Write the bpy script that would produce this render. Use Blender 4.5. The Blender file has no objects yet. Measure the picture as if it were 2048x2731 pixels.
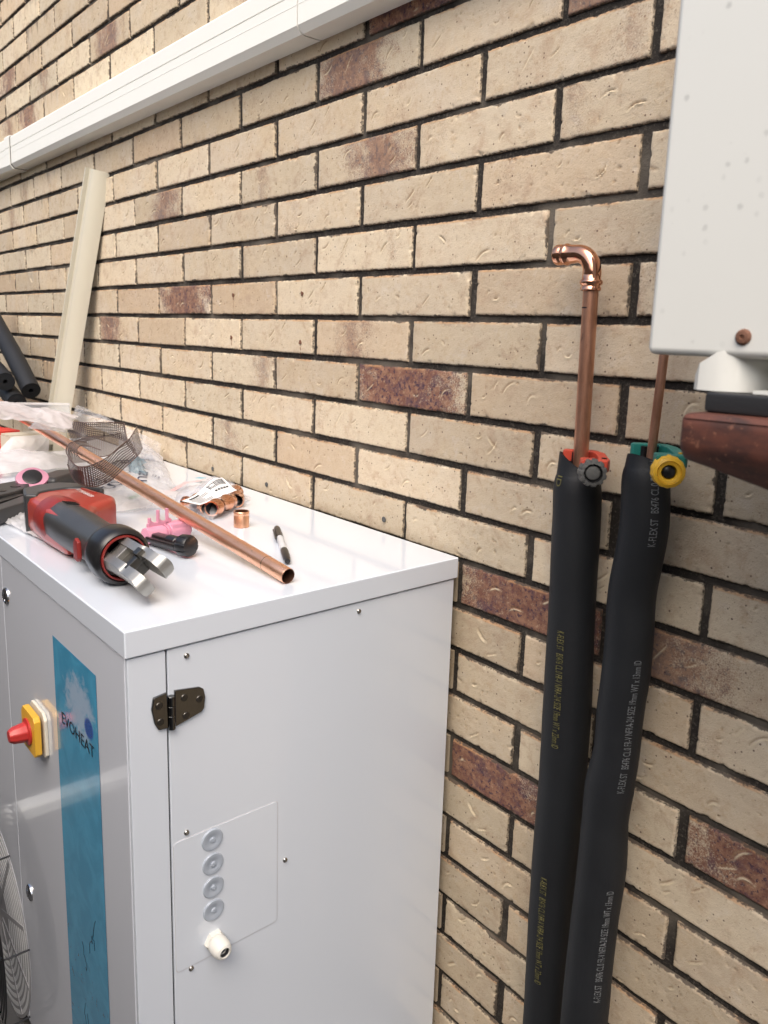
import bpy, bmesh, math, random
from mathutils import Vector, Matrix, noise
random.seed(11)
R = math.radians
scn = bpy.context.scene
col = scn.collection

# ------------------------------------------------------------------ camera
CAM = Vector((1.11615, -0.99986, -0.10977))
RX = Vector((0.640495, 0.767400, 0.029370))      # right
RD = Vector((0.162559, -0.098101, -0.981810))    # down
RF = Vector((-0.750560, 0.633619, -0.187581))    # forward
FPX, CX, CY = 2110.27, 1018.70, 1285.85          # lens of the photograph, in its pixels
cam_d = bpy.data.cameras.new('camera')
cam = bpy.data.objects.new('camera', cam_d)
col.objects.link(cam)
cam_d.sensor_width = 36.0
cam_d.sensor_fit = 'AUTO'
cam_d.lens = FPX / 2731 * 36
cam_d.shift_x = 0.00194
cam_d.shift_y = -0.02917
cam_d.clip_start = 0.02
cam_d.clip_end = 300
M = Matrix.Identity(4)
for i in range(3):
    M[i][0] = RX[i]; M[i][1] = -RD[i]; M[i][2] = -RF[i]; M[i][3] = CAM[i]
cam.matrix_world = M
cam_d.dof.use_dof = True
cam_d.dof.focus_distance = 1.45
cam_d.dof.aperture_fstop = 10.0
scn.camera = cam

# ------------------------------------------------------------------ sky, sun, exposure
SUN_EL, SUN_AZ = R(52), R(310)       # azimuth of the sun measured from +X
world = bpy.data.worlds.new('World')
scn.world = world
world.use_nodes = True
wn = world.node_tree
bg = wn.nodes['Background']
sky = wn.nodes.new('ShaderNodeTexSky')
sky.sky_type = 'NISHITA'
sky.sun_disc = False
sky.sun_elevation = SUN_EL
sky.sun_rotation = R(90) - SUN_AZ
sky.air_density = 1.0
sky.dust_density = 6.0
sky.ozone_density = 1.0
hs = wn.nodes.new('ShaderNodeHueSaturation')
hs.inputs['Saturation'].default_value = 1.0
wn.links.new(sky.outputs[0], hs.inputs['Color'])
wn.links.new(hs.outputs[0], bg.inputs['Color'])
bg.inputs['Strength'].default_value = 0.15
sun_d = bpy.data.lights.new('sun', 'SUN')
sun_d.energy = 1.0
sun_d.angle = R(60)
sun_d.color = (1.0, 0.985, 0.96)
sun = bpy.data.objects.new('sun', sun_d)
col.objects.link(sun)
sdir = Vector((math.cos(SUN_AZ) * math.cos(SUN_EL), math.sin(SUN_AZ) * math.cos(SUN_EL), math.sin(SUN_EL)))
sun.rotation_euler = sdir.to_track_quat('Z', 'Y').to_euler()
scn.view_settings.view_transform = 'Standard'
scn.view_settings.look = 'None'
scn.view_settings.gamma = 1.0
scn.view_settings.use_curve_mapping = False
scn.view_settings.exposure = 0.70
scn.cycles.max_bounces = 8
scn.cycles.transparent_max_bounces = 24


def ray(px, py):
    return RX * ((px - CX) / FPX) + RD * ((py - CY) / FPX) + RF
def onx(px, py, x):
    d = ray(px, py); return CAM + d * ((x - CAM.x) / d.x)
def ony(px, py, y):
    d = ray(px, py); return CAM + d * ((y - CAM.y) / d.y)
def onz(px, py, z):
    d = ray(px, py); return CAM + d * ((z - CAM.z) / d.z)
def proj(p):
    d = Vector(p) - CAM
    w = d.dot(RF)
    if w < 0.05: return None
    return (d.dot(RX) / w * FPX + CX, d.dot(RD) / w * FPX + CY, w)

# ------------------------------------------------------------------ building helpers
def link(o, parent=None):
    col.objects.link(o)
    if parent is not None: o.parent = parent
    return o
def tag(o, label=None, cat=None, group=None, kind=None):
    if label: o['label'] = label
    if cat: o['category'] = cat
    if group: o['group'] = group
    if kind: o['kind'] = kind
    return o
def thing(name, label, cat, loc=(0, 0, 0), group=None):
    o = bpy.data.objects.new(name, None)
    o.empty_display_size = 0.05
    o.location = loc
    col.objects.link(o)
    return tag(o, label, cat, group)
BEV = [False]
def finish(bm, name, m, parent=None, smooth=True, ang=35, loc=None):
    me = bpy.data.meshes.new(name)
    bmesh.ops.recalc_face_normals(bm, faces=bm.faces)
    bm.to_mesh(me); bm.free()
    for mm in (m if isinstance(m, (list, tuple)) else [m]): me.materials.append(mm)
    if smooth:
        me.polygons.foreach_set('use_smooth', [True] * len(me.polygons))
        me.set_sharp_from_angle(angle=R(ang))
    o = bpy.data.objects.new(name, me)
    if BEV[0] and smooth:
        wn_ = o.modifiers.new('weighted', 'WEIGHTED_NORMAL'); wn_.keep_sharp = True; wn_.weight = 100
    BEV[0] = False
    link(o, parent)
    if parent is not None and parent.type == 'EMPTY':
        o.location = -Vector(parent.location)
    elif parent is not None and parent.parent is None and parent.type == 'MESH':
        pass
    return o
def put(bm, sub):
    me = bpy.data.meshes.new('tmp'); sub.to_mesh(me); sub.free()
    bm.from_mesh(me); bpy.data.meshes.remove(me)
def new(): return bmesh.new()
def box(bm, c, s, rot=None, bev=0.0, seg=2, mi=0):
    b = bmesh.new()
    bmesh.ops.create_cube(b, size=1.0)
    bmesh.ops.scale(b, vec=Vector(s), verts=b.verts)
    if bev > 0:
        BEV[0] = True
        bmesh.ops.bevel(b, geom=list(b.edges), offset=bev, segments=seg, profile=0.5, affect='EDGES')
    mt = (rot.to_4x4() if rot is not None else Matrix.Identity(4))
    mt.translation = Vector(c)
    bmesh.ops.transform(b, matrix=mt, verts=b.verts)
    for f in b.faces: f.material_index = mi
    put(bm, b)
def frame_of(axis, up=Vector((0, 0, 1))):
    z = Vector(axis).normalized()
    if abs(z.dot(up)) > 0.99: up = Vector((0, 1, 0))
    x = up.cross(z).normalized(); y = z.cross(x)
    return Matrix(((x.x, y.x, z.x), (x.y, y.y, z.y), (x.z, y.z, z.z)))
def lathe(bm, prof, o, axis, seg=32, mi=0, wob=None, close=True):
    f = frame_of(axis); o = Vector(o)
    rings = []
    for (r, h) in prof:
        ring = []
        for k in range(seg):
            a = 2 * math.pi * k / seg
            rr = r * (wob(a, h) if wob else 1.0)
            ring.append(bm.verts.new(o + f @ Vector((math.cos(a) * rr, math.sin(a) * rr, h))))
        rings.append(ring)
    for a, b in zip(rings, rings[1:]):
        for k in range(seg):
            fc = bm.faces.new((a[k], a[(k + 1) % seg], b[(k + 1) % seg], b[k])); fc.material_index = mi
    if close:
        for rg in (rings[0], rings[-1]):
            try:
                fc = bm.faces.new(rg); fc.material_index = mi
            except ValueError: pass
def tube(bm, pts, rad, seg=16, mi=0, caps=True, flat=1.0, up=Vector((0, 0, 1)), uvs=False):
    pts = [Vector(p) for p in pts]
    rings = []
    px = None
    for i, p in enumerate(pts):
        t = (pts[min(i + 1, len(pts) - 1)] - pts[max(i - 1, 0)]).normalized()
        if px is None:
            u = up if abs(t.dot(up)) < 0.95 else Vector((1, 0, 0))
            x = u.cross(t).normalized()
        else:
            x = (px - t * px.dot(t)).normalized()
        y = t.cross(x); px = x
        r = rad[i] if isinstance(rad, (list, tuple)) else rad
        rings.append([bm.verts.new(p + x * (math.cos(2 * math.pi * k / seg) * r) + y * (math.sin(2 * math.pi * k / seg) * r * flat)) for k in range(seg)])
    for a, b in zip(rings, rings[1:]):
        for k in range(seg):
            fc = bm.faces.new((a[k], a[(k + 1) % seg], b[(k + 1) % seg], b[k])); fc.material_index = mi
    if caps:
        for rg in (rings[0], rings[-1]):
            fc = bm.faces.new(rg); fc.material_index = mi
    return rings
def prism(bm, outline, h0, h1, o=(0, 0, 0), rot=None, bev=0.0, seg=2, mi=0):
    b = bmesh.new()
    lo = [b.verts.new((x, y, h0)) for x, y in outline]
    hi = [b.verts.new((x, y, h1)) for x, y in outline]
    b.faces.new(lo); b.faces.new(hi)
    n = len(lo)
    for k in range(n): b.faces.new((lo[k], lo[(k + 1) % n], hi[(k + 1) % n], hi[k]))
    bmesh.ops.recalc_face_normals(b, faces=b.faces)
    if bev > 0:
        BEV[0] = True
        bmesh.ops.bevel(b, geom=list(b.edges), offset=bev, segments=seg, profile=0.5, affect='EDGES')
    mt = (rot.to_4x4() if rot is not None else Matrix.Identity(4)); mt.translation = Vector(o)
    bmesh.ops.transform(b, matrix=mt, verts=b.verts)
    for f in b.faces: f.material_index = mi
    put(bm, b)
def text_mesh(body, size, extrude=0.0):
    c = bpy.data.curves.new('lettering', 'FONT')
    c.body = body; c.size = size; c.extrude = extrude
    c.resolution_u = 3
    o = bpy.data.objects.new('lettering', c); col.objects.link(o)
    dg = bpy.context.evaluated_depsgraph_get()
    me = bpy.data.meshes.new_from_object(o.evaluated_get(dg))
    bpy.data.objects.remove(o); bpy.data.curves.remove(c)
    return me
def lettering(body, size, o, xd, yd, m, parent, fit=None, name='lettering', warp=None, hscale=None):
    """flat print: text laid with its baseline along xd and its height along yd"""
    me = text_mesh(body, size)
    xs = [v.co.x for v in me.vertices]; ys = [v.co.y for v in me.vertices]
    w = max(xs) - min(xs); h = max(ys) - min(ys)
    sx = (fit / w) if fit else 1.0
    sy = (hscale / h) if hscale else 1.0
    o = Vector(o); xd = Vector(xd).normalized(); yd = Vector(yd).normalized()
    if warp:   # subdivide long faces so that the print can follow a round surface
        bm = bmesh.new(); bm.from_mesh(me)
        bmesh.ops.triangulate(bm, faces=bm.faces)
        bm.to_mesh(me); bm.free()
    for v in me.vertices:
        s, t = (v.co.x - min(xs)) * sx, (v.co.y - min(ys)) * sy
        v.co = warp(s, t) if warp else o + xd * s + yd * t
    me.materials.clear(); me.materials.append(m)
    ob = bpy.data.objects.new(name, me)
    if len(body) > 1: ob['kind'] = 'stuff'
    link(ob, parent)
    if parent is not None and parent.type == 'EMPTY': ob.location = -Vector(parent.location)
    return ob

# ------------------------------------------------------------------ materials
def mat(name):
    m = bpy.data.materials.new(name); m.use_nodes = True
    nt = m.node_tree
    return m, nt, nt.nodes, nt.links, nt.nodes['Principled BSDF']
def node(nt, t, **kw):
    n = nt.nodes.new(t)
    for k, v in kw.items():
        if k in ('ins',):
            for a, b in v.items(): n.inputs[a].default_value = b
        else: setattr(n, k, v)
    return n
def math_n(nt, op, a, b=None, c=None, clamp=False):
    n = nt.nodes.new('ShaderNodeMath'); n.operation = op; n.use_clamp = clamp
    for i, v in enumerate((a, b, c)):
        if v is None: continue
        if isinstance(v, (int, float)): n.inputs[i].default_value = v
        else: nt.links.new(v, n.inputs[i])
    return n.outputs[0]
def mixc(nt, fac, a, b):
    n = nt.nodes.new('ShaderNodeMix'); n.data_type = 'RGBA'
    for sock, v in ((n.inputs[0], fac), (n.inputs[6], a), (n.inputs[7], b)):
        if isinstance(v, (int, float)): sock.default_value = v
        elif isinstance(v, tuple): sock.default_value = (*v, 1.0) if len(v) == 3 else v
        else: nt.links.new(v, sock)
    return n.outputs[2]
def sstep(nt, x, lo, hi):
    n = nt.nodes.new('ShaderNodeMapRange'); n.interpolation_type = 'SMOOTHSTEP'
    nt.links.new(x, n.inputs[0])
    n.inputs[1].default_value = lo; n.inputs[2].default_value = hi
    return n.outputs[0]
def noise_n(nt, vec, scale, detail=3.0, rough=0.55, dist=0.0):
    n = nt.nodes.new('ShaderNodeTexNoise')
    n.inputs['Scale'].default_value = scale; n.inputs['Detail'].default_value = detail
    n.inputs['Roughness'].default_value = rough; n.inputs['Distortion'].default_value = dist
    if vec is not None: nt.links.new(vec, n.inputs['Vector'])
    return n.outputs[0]
def plain(name, c, rough=0.5, metal=0.0, var=0.12, vscale=40.0, bump=0.0, bscale=200.0, coat=0.0, spec=0.5, rvar=0.0):
    m, nt, N, L, bs = mat(name)
    tc = node(nt, 'ShaderNodeTexCoord').outputs['Object']
    nz = noise_n(nt, tc, vscale, 5.0, 0.6)
    dark = tuple(x * (1 - var) for x in c); lite = tuple(min(1, x * (1 + var)) for x in c)
    L.new(mixc(nt, nz, dark, lite), bs.inputs['Base Color'])
    bs.inputs['Roughness'].default_value = rough
    if rvar:
        L.new(math_n(nt, 'ADD', math_n(nt, 'MULTIPLY', nz, rvar), rough - rvar / 2), bs.inputs['Roughness'])
    bs.inputs['Metallic'].default_value = metal
    bs.inputs['Specular IOR Level'].default_value = spec
    bs.inputs['Coat Weight'].default_value = coat
    bs.inputs['Coat Roughness'].default_value = 0.05
    if bump > 0:
        b = node(nt, 'ShaderNodeBump'); b.inputs['Strength'].default_value = bump; b.inputs['Distance'].default_value = 0.001
        L.new(noise_n(nt, tc, bscale, 4.0), b.inputs['Height']); L.new(b.outputs[0], bs.inputs['Normal'])
    return m

def brick_material(name, single):
    m, nt, N, L, bs = mat(name)
    tcn = node(nt, 'ShaderNodeTexCoord')
    geo = node(nt, 'ShaderNodeNewGeometry')
    P = tcn.outputs['Object']
    if single:
        oi = node(nt, 'ShaderNodeObjectInfo')
        rnd = oi.outputs['Random']
        sp = node(nt, 'ShaderNodeSeparateColor'); L.new(oi.outputs['Color'], sp.inputs[0])
        burn, ctr, tone = sp.outputs[0], sp.outputs[1], sp.outputs[2]
    else:
        rnd = geo.outputs['Random Per Island']
    cmb = node(nt, 'ShaderNodeCombineXYZ')
    for i, k in enumerate((37.0, 91.0, 53.0)): L.new(math_n(nt, 'MULTIPLY', rnd, k), cmb.inputs[i])
    add = node(nt, 'ShaderNodeVectorMath', operation='ADD'); L.new(P, add.inputs[0]); L.new(cmb.outputs[0], add.inputs[1])
    Q = add.outputs[0]
    sepP = node(nt, 'ShaderNodeSeparateXYZ'); L.new(P, sepP.inputs[0])
    sepW = node(nt, 'ShaderNodeSeparateXYZ'); L.new(geo.outputs['Position'], sepW.inputs[0])
    # clay
    n1 = noise_n(nt, Q, 9.0, 4.0, 0.6); n2 = noise_n(nt, Q, 60.0, 5.0, 0.65); n3 = noise_n(nt, Q, 420.0, 3.0, 0.6)
    clay = mixc(nt, sstep(nt, n1, 0.35, 0.65), (0.515, 0.415, 0.285), (0.515, 0.435, 0.33))
    if single:
        clay = mixc(nt, tone, clay, (0.62, 0.54, 0.40))
        clay = mixc(nt, math_n(nt, 'MULTIPLY', sstep(nt, rnd, 0.75, 1.0), 0.5), clay, (0.44, 0.31, 0.195))
        # the near end of the wall is a greyer clay
        clay = mixc(nt, math_n(nt, 'MULTIPLY', sstep(nt, sepW.outputs[0], -1.0, 0.5), 0.5), clay, (0.49, 0.41, 0.305))
    clay = mixc(nt, math_n(nt, 'MULTIPLY', sstep(nt, n2, 0.5, 0.75), 0.5), clay, (0.41, 0.29, 0.175))
    n4 = noise_n(nt, Q, 26.0, 5.0, 0.7, 0.4)
    clay = mixc(nt, math_n(nt, 'MULTIPLY', sstep(nt, n4, 0.50, 0.70), 0.7), clay, (0.41, 0.305, 0.215))
    clay = mixc(nt, math_n(nt, 'MULTIPLY', sstep(nt, n4, 0.44, 0.30), 0.45), clay, (0.56, 0.50, 0.42))
    clay = mixc(nt, math_n(nt, 'MULTIPLY', sstep(nt, n3, 0.60, 0.72), 0.6), clay, (0.24, 0.16, 0.10))
    clay = mixc(nt, math_n(nt, 'MULTIPLY', sstep(nt, n3, 0.42, 0.30), 0.3), clay, (0.62, 0.53, 0.40))
    if single:
        val = math_n(nt, 'ADD', math_n(nt, 'MULTIPLY', math_n(nt, 'FRACT', math_n(nt, 'MULTIPLY', rnd, 17.31)), 0.28), 0.90)
        vm = node(nt, 'ShaderNodeVectorMath', operation='SCALE'); L.new(clay, vm.inputs[0]); L.new(val, vm.inputs['Scale'])
        clay = vm.outputs[0]
    # iron specks
    vo = node(nt, 'ShaderNodeTexVoronoi'); vo.inputs['Scale'].default_value = 130.0; L.new(Q, vo.inputs['Vector'])
    vsel = node(nt, 'ShaderNodeSeparateColor'); L.new(vo.outputs['Color'], vsel.inputs[0])
    speck = math_n(nt, 'MULTIPLY', sstep(nt, vo.outputs['Distance'], 0.26, 0.12), sstep(nt, vsel.outputs[0], 0.86, 0.9))
    clay = mixc(nt, math_n(nt, 'MULTIPLY', speck, 0.8), clay, (0.07, 0.035, 0.03))
    if single:
        # flashed (over-fired) patch
        bx = math_n(nt, 'ABSOLUTE', math_n(nt, 'SUBTRACT', math_n(nt, 'ADD', math_n(nt, 'DIVIDE', sepP.outputs[0], 0.30), 0.5), ctr))
        fld = math_n(nt, 'SUBTRACT', math_n(nt, 'MULTIPLY', burn, 1.25), math_n(nt, 'MULTIPLY', bx, math_n(nt, 'SUBTRACT', 2.6, math_n(nt, 'MULTIPLY', burn, 1.1))))
        fld = math_n(nt, 'ADD', fld, math_n(nt, 'MULTIPLY', math_n(nt, 'SUBTRACT', noise_n(nt, Q, 22.0, 4.0, 0.65), 0.5), 1.7))
        fld = math_n(nt, 'ADD', fld, math_n(nt, 'MULTIPLY', math_n(nt, 'SUBTRACT', n3, 0.5), 1.5))
        bm_ = math_n(nt, 'MULTIPLY', sstep(nt, fld, 0.05, 0.7), sstep(nt, burn, 0.02, 0.12))
        nb = noise_n(nt, Q, 118.0, 4.0, 0.72)
        red = mixc(nt, sstep(nt, n2, 0.4, 0.66), (0.175, 0.078, 0.056), (0.29, 0.155, 0.10))
        red = mixc(nt, math_n(nt, 'MULTIPLY', sstep(nt, noise_n(nt, Q, 34.0, 4.0, 0.65), 0.50, 0.64), 0.75), red, (0.095, 0.048, 0.062))
        red = mixc(nt, math_n(nt, 'MULTIPLY', sstep(nt, nb, 0.545, 0.60), 0.92), red, (0.05, 0.027, 0.05))
        red = mixc(nt, math_n(nt, 'MULTIPLY', sstep(nt, nb, 0.42, 0.33), 0.6), red, (0.44, 0.31, 0.21))
        clay = mixc(nt, math_n(nt, 'MULTIPLY', bm_, math_n(nt, 'MINIMUM', math_n(nt, 'ADD', math_n(nt, 'MULTIPLY', burn, 0.9), 0.15), 0.97)), clay, red)
        # stroke marks left by the mould
        at = node(nt, 'ShaderNodeAttribute', attribute_name='crease')
        clay = mixc(nt, math_n(nt, 'MULTIPLY', math_n(nt, 'MAXIMUM', at.outputs['Fac'], 0.0), 0.9, clamp=True), clay, (0.66, 0.57, 0.40))
        clay = mixc(nt, math_n(nt, 'MULTIPLY', math_n(nt, 'MAXIMUM', math_n(nt, 'MULTIPLY', at.outputs['Fac'], -1.0), 0.0), 0.75, clamp=True), clay, (0.25, 0.165, 0.095))
    # edges: orange arris on top, mortar smeared over the borders
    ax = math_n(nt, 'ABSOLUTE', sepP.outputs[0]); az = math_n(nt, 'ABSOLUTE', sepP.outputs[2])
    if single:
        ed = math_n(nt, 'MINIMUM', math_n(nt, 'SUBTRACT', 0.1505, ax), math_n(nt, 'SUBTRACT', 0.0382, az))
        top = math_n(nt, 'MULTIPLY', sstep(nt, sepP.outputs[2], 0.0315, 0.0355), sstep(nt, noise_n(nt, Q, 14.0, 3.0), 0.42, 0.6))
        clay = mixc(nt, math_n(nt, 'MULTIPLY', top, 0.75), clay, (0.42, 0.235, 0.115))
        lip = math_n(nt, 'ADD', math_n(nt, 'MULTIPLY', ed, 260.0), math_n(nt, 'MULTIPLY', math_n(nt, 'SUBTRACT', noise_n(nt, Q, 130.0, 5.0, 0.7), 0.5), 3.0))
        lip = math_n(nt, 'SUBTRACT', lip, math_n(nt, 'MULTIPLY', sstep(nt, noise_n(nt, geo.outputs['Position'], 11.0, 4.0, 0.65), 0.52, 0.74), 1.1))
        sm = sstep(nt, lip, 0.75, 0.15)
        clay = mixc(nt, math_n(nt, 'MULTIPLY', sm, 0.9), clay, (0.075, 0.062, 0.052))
        # run-down dirt on the far, weathered end of the wall
        mp = node(nt, 'ShaderNodeMapping'); mp.inputs['Scale'].default_value = (17.0, 1.0, 1.6); L.new(geo.outputs['Position'], mp.inputs[0])
        st = noise_n(nt, mp.outputs[0], 1.6, 4.0, 0.6)
        hz = math_n(nt, 'ADD', math_n(nt, 'MULTIPLY', sepP.outputs[2], 4.2), st)
        st2 = math_n(nt, 'MULTIPLY', sstep(nt, hz, 0.58, 0.86), math_n(nt, 'MULTIPLY', sstep(nt, sepW.outputs[0], -1.0, -1.9), sstep(nt, noise_n(nt, geo.outputs['Position'], 2.6, 2.0), 0.42, 0.62)))
        clay = mixc(nt, math_n(nt, 'MULTIPLY', st2, 0.78), clay, (0.075, 0.062, 0.058))
    L.new(clay, bs.inputs['Base Color'])
    bs.inputs['Roughness'].default_value = 0.86
    bs.inputs['Specular IOR Level'].default_value = 0.25
    b = node(nt, 'ShaderNodeBump'); b.inputs['Strength'].default_value = 0.55; b.inputs['Distance'].default_value = 0.0012
    L.new(math_n(nt, 'ADD', n3, math_n(nt, 'MULTIPLY', n2, 1.5)), b.inputs['Height']); L.new(b.outputs[0], bs.inputs['Normal'])
    return m
def mortar_material():
    m, nt, N, L, bs = mat('mortar')
    g = node(nt, 'ShaderNodeNewGeometry').outputs['Position']
    a = noise_n(nt, g, 5.0, 4.0); b_ = noise_n(nt, g, 240.0, 4.0, 0.7)
    c = mixc(nt, sstep(nt, a, 0.48, 0.70), (0.034, 0.030, 0.027), (0.16, 0.14, 0.115))
    c = mixc(nt, sstep(nt, b_, 0.5, 0.75), c, (0.13, 0.115, 0.095))
    L.new(c, bs.inputs['Base Color']); bs.inputs['Roughness'].default_value = 0.95
    bs.inputs['Specular IOR Level'].default_value = 0.15
    bp = node(nt, 'ShaderNodeBump'); bp.inputs['Strength'].default_value = 0.9; bp.inputs['Distance'].default_value = 0.002
    L.new(b_, bp.inputs['Height']); L.new(bp.outputs[0], bs.inputs['Normal'])
    return m
def copper_material(name, aged, shine=0.2):
    m, nt, N, L, bs = mat(name)
    tc = node(nt, 'ShaderNodeTexCoord').outputs['Object']
    mp = node(nt, 'ShaderNodeMapping'); L.new(tc, mp.inputs[0])
    mp.inputs['Scale'].default_value = (1.0, 1.0, 0.16) if aged == 'z' else (0.22, 1.0, 1.0)
    a = noise_n(nt, mp.outputs[0], 70.0, 5.0, 0.65); b_ = noise_n(nt, tc, 320.0, 4.0, 0.7); w = noise_n(nt, mp.outputs[0], 190.0, 4.0, 0.6)
    if aged:
        c = mixc(nt, sstep(nt, a, 0.38, 0.68), *(((0.62, 0.34, 0.23), (0.40, 0.20, 0.125)) if aged == 'z' else ((0.93, 0.53, 0.34), (0.80, 0.42, 0.25))))
        c = mixc(nt, math_n(nt, 'MULTIPLY', sstep(nt, w, 0.62, 0.74), 0.65), c, (0.085, 0.05, 0.035))
        c = mixc(nt, math_n(nt, 'MULTIPLY', sstep(nt, b_, 0.62, 0.74), 0.5), c, (0.15, 0.08, 0.05))
    else:
        c = mixc(nt, a, (0.80, 0.42, 0.27), (0.70, 0.35, 0.22))
    L.new(c, bs.inputs['Base Color'])
    bs.inputs['Metallic'].default_value = 1.0 if not aged else 0.88
    L.new(math_n(nt, 'ADD', math_n(nt, 'MULTIPLY', a, 0.22 if aged else 0.05), shine), bs.inputs['Roughness'])
    return m
def film_material(name, c, opac, rough=0.18, crinkle=30.0, milk=0.0):
    """thin polythene: partly see-through, partly white, glossy"""
    m, nt, N, L, bs = mat(name)
    tc = node(nt, 'ShaderNodeTexCoord').outputs['Object']
    a = noise_n(nt, tc, crinkle, 4.0, 0.6, 0.6)
    bs.inputs['Base Color'].default_value = (*c, 1)
    bs.inputs['Roughness'].default_value = rough
    bs.inputs['Subsurface Weight'].default_value = 0.0
    bs.inputs['Specular IOR Level'].default_value = 0.7
    tl = node(nt, 'ShaderNodeBsdfTranslucent'); tl.inputs[0].default_value = (*c, 1)
    tr = node(nt, 'ShaderNodeBsdfTransparent'); tr.inputs[0].default_value = (0.97, 0.97, 0.98, 1)
    mx0 = node(nt, 'ShaderNodeMixShader'); mx0.inputs[0].default_value = 0.35
    L.new(bs.outputs[0], mx0.inputs[1]); L.new(tl.outputs[0], mx0.inputs[2])
    mx = node(nt, 'ShaderNodeMixShader')
    L.new(math_n(nt, 'ADD', math_n(nt, 'MULTIPLY', math_n(nt, 'SUBTRACT', a, 0.5), 0.7), opac, clamp=True), mx.inputs[0])
    L.new(tr.outputs[0], mx.inputs[1]); L.new(mx0.outputs[0], mx.inputs[2])
    L.new(mx.outputs[0], N['Material Output'].inputs[0])
    b = node(nt, 'ShaderNodeBump'); b.inputs['Strength'].default_value = 0.3; b.inputs['Distance'].default_value = 0.003
    L.new(a, b.inputs['Height']); L.new(b.outputs[0], bs.inputs['Normal'])
    return m
def gauze_material():
    m, nt, N, L, bs = mat('brown_gauze')
    uv = node(nt, 'ShaderNodeUVMap').outputs[0]
    sp = node(nt, 'ShaderNodeSeparateXYZ'); L.new(uv, sp.inputs[0])
    def thread(c):
        f = math_n(nt, 'FRACT', c)
        return sstep(nt, math_n(nt, 'ABSOLUTE', math_n(nt, 'SUBTRACT', f, 0.5)), 0.23, 0.29)
    tcv = node(nt, 'ShaderNodeTexCoord').outputs['Object']
    fac = math_n(nt, 'MAXIMUM', thread(sp.outputs[0]), thread(sp.outputs[1]))
    bs.inputs['Base Color'].default_value = (0.062, 0.045, 0.042, 1)
    bs.inputs['Roughness'].default_value = 0.45
    tr = node(nt, 'ShaderNodeBsdfTransparent')
    mx = node(nt, 'ShaderNodeMixShader')
    L.new(fac, mx.inputs[0]); L.new(tr.outputs[0], mx.inputs[1]); L.new(bs.outputs[0], mx.inputs[2])
    L.new(mx.outputs[0], N['Material Output'].inputs[0])
    return m
def painted_sheet(name, c, rough, coat, dirt=0.25):
    m, nt, N, L, bs = mat(name)
    tc = node(nt, 'ShaderNodeTexCoord').outputs['Object']
    a = noise_n(nt, tc, 3.0, 4.0); b_ = noise_n(nt, tc, 38.0, 5.0, 0.7)
    k = mixc(nt, a, tuple(x * 0.97 for x in c), c)
    k = mixc(nt, math_n(nt, 'MULTIPLY', sstep(nt, b_, 0.66, 0.80), dirt), k, (0.42, 0.40, 0.36))
    L.new(k, bs.inputs['Base Color'])
    L.new(math_n(nt, 'ADD', math_n(nt, 'MULTIPLY', a, 0.06), rough), bs.inputs['Roughness'])
    bs.inputs['Coat Weight'].default_value = coat; bs.inputs['Coat Roughness'].default_value = 0.04
    return m

MB = brick_material('fired_clay', True)
MBF = brick_material('fired_clay_far', False)
MMO = mortar_material()
M_white = plain('white_powder_coat', (0.70, 0.755, 0.83), 0.20, 0, 0.012, 4, coat=0.7)
M_front = plain('white_gloss_front', (0.66, 0.695, 0.76), 0.16, 0, 0.012, 4, coat=0.8)
M_pvc = plain('white_pvc', (0.80, 0.80, 0.745), 0.42, 0, 0.03, 6)
M_beige = plain('beige_pvc', (0.56, 0.525, 0.42), 0.36, 0, 0.015, 3)
M_gap = plain('shadow_gap', (0.02, 0.02, 0.025), 0.8)
M_copper_new = copper_material('bright_copper', None, 0.10)
M_copper = copper_material('handled_copper', 'x', 0.20)
M_copper_z = copper_material('weathered_copper', 'z', 0.30)
M_foam = plain('black_foam', (0.0095, 0.011, 0.0135), 0.60, 0, 0.35, 12, 0.35, 420, 0, 0.40)
M_rub = plain('black_rubber', (0.018, 0.019, 0.021), 0.5, 0, 0.2, 30, 0.2, 300)
M_blkplast = plain('dark_grey_plastic', (0.040, 0.041, 0.042), 0.38, 0, 0.2, 30, 0.1, 300)
M_blk = plain('black_plastic', (0.012, 0.012, 0.013), 0.3, 0, 0.2, 30)
M_red = plain('red_plastic', (0.36, 0.040, 0.026), 0.30, 0, 0.1, 20, 0, 1, 0.3)
M_redd = plain('dark_red_plastic', (0.22, 0.022, 0.018), 0.38, 0, 0.1, 20)
M_redk = plain('red_knob', (0.48, 0.035, 0.03), 0.35, 0, 0.1, 20)
M_redc = plain('red_enamel', (0.56, 0.075, 0.045), 0.38, 0, 0.12, 60)
M_grn = plain('green_enamel', (0.02, 0.20, 0.17), 0.42, 0, 0.2, 60)
M_yel = plain('yellow_plastic', (0.72, 0.40, 0.035), 0.38, 0, 0.06, 30)
M_gryknob = plain('scuffed_grey_knob', (0.085, 0.087, 0.085), 0.55, 0, 0.45, 120, 0.3, 250)
M_steel = plain('cast_steel', (0.44, 0.43, 0.40), 0.52, 1.0, 0.12, 60, 0.15, 300, rvar=0.1)
M_steeld = plain('dark_steel', (0.12, 0.115, 0.105), 0.4, 1.0, 0.2, 60)
M_chrome = plain('chrome', (0.62, 0.62, 0.63), 0.08, 1.0, 0.03)
M_screw = plain('nickel_screw', (0.52, 0.50, 0.47), 0.22, 1.0, 0.05)
M_hinge = plain('polished_hinge_steel', (0.16, 0.16, 0.155), 0.16, 1.0, 0.08, 30)
M_pink = plain('pink_plastic', (0.64, 0.29, 0.40), 0.38, 0, 0.05, 30)
M_cream = plain('cream_plastic', (0.68, 0.64, 0.54), 0.42, 0, 0.04)
M_nylon = plain('off_white_nylon', (0.74, 0.73, 0.68), 0.38, 0, 0.04)
M_silic = plain('translucent_grommet', (0.40, 0.45, 0.52), 0.28, 0, 0.06, 60)
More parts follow.
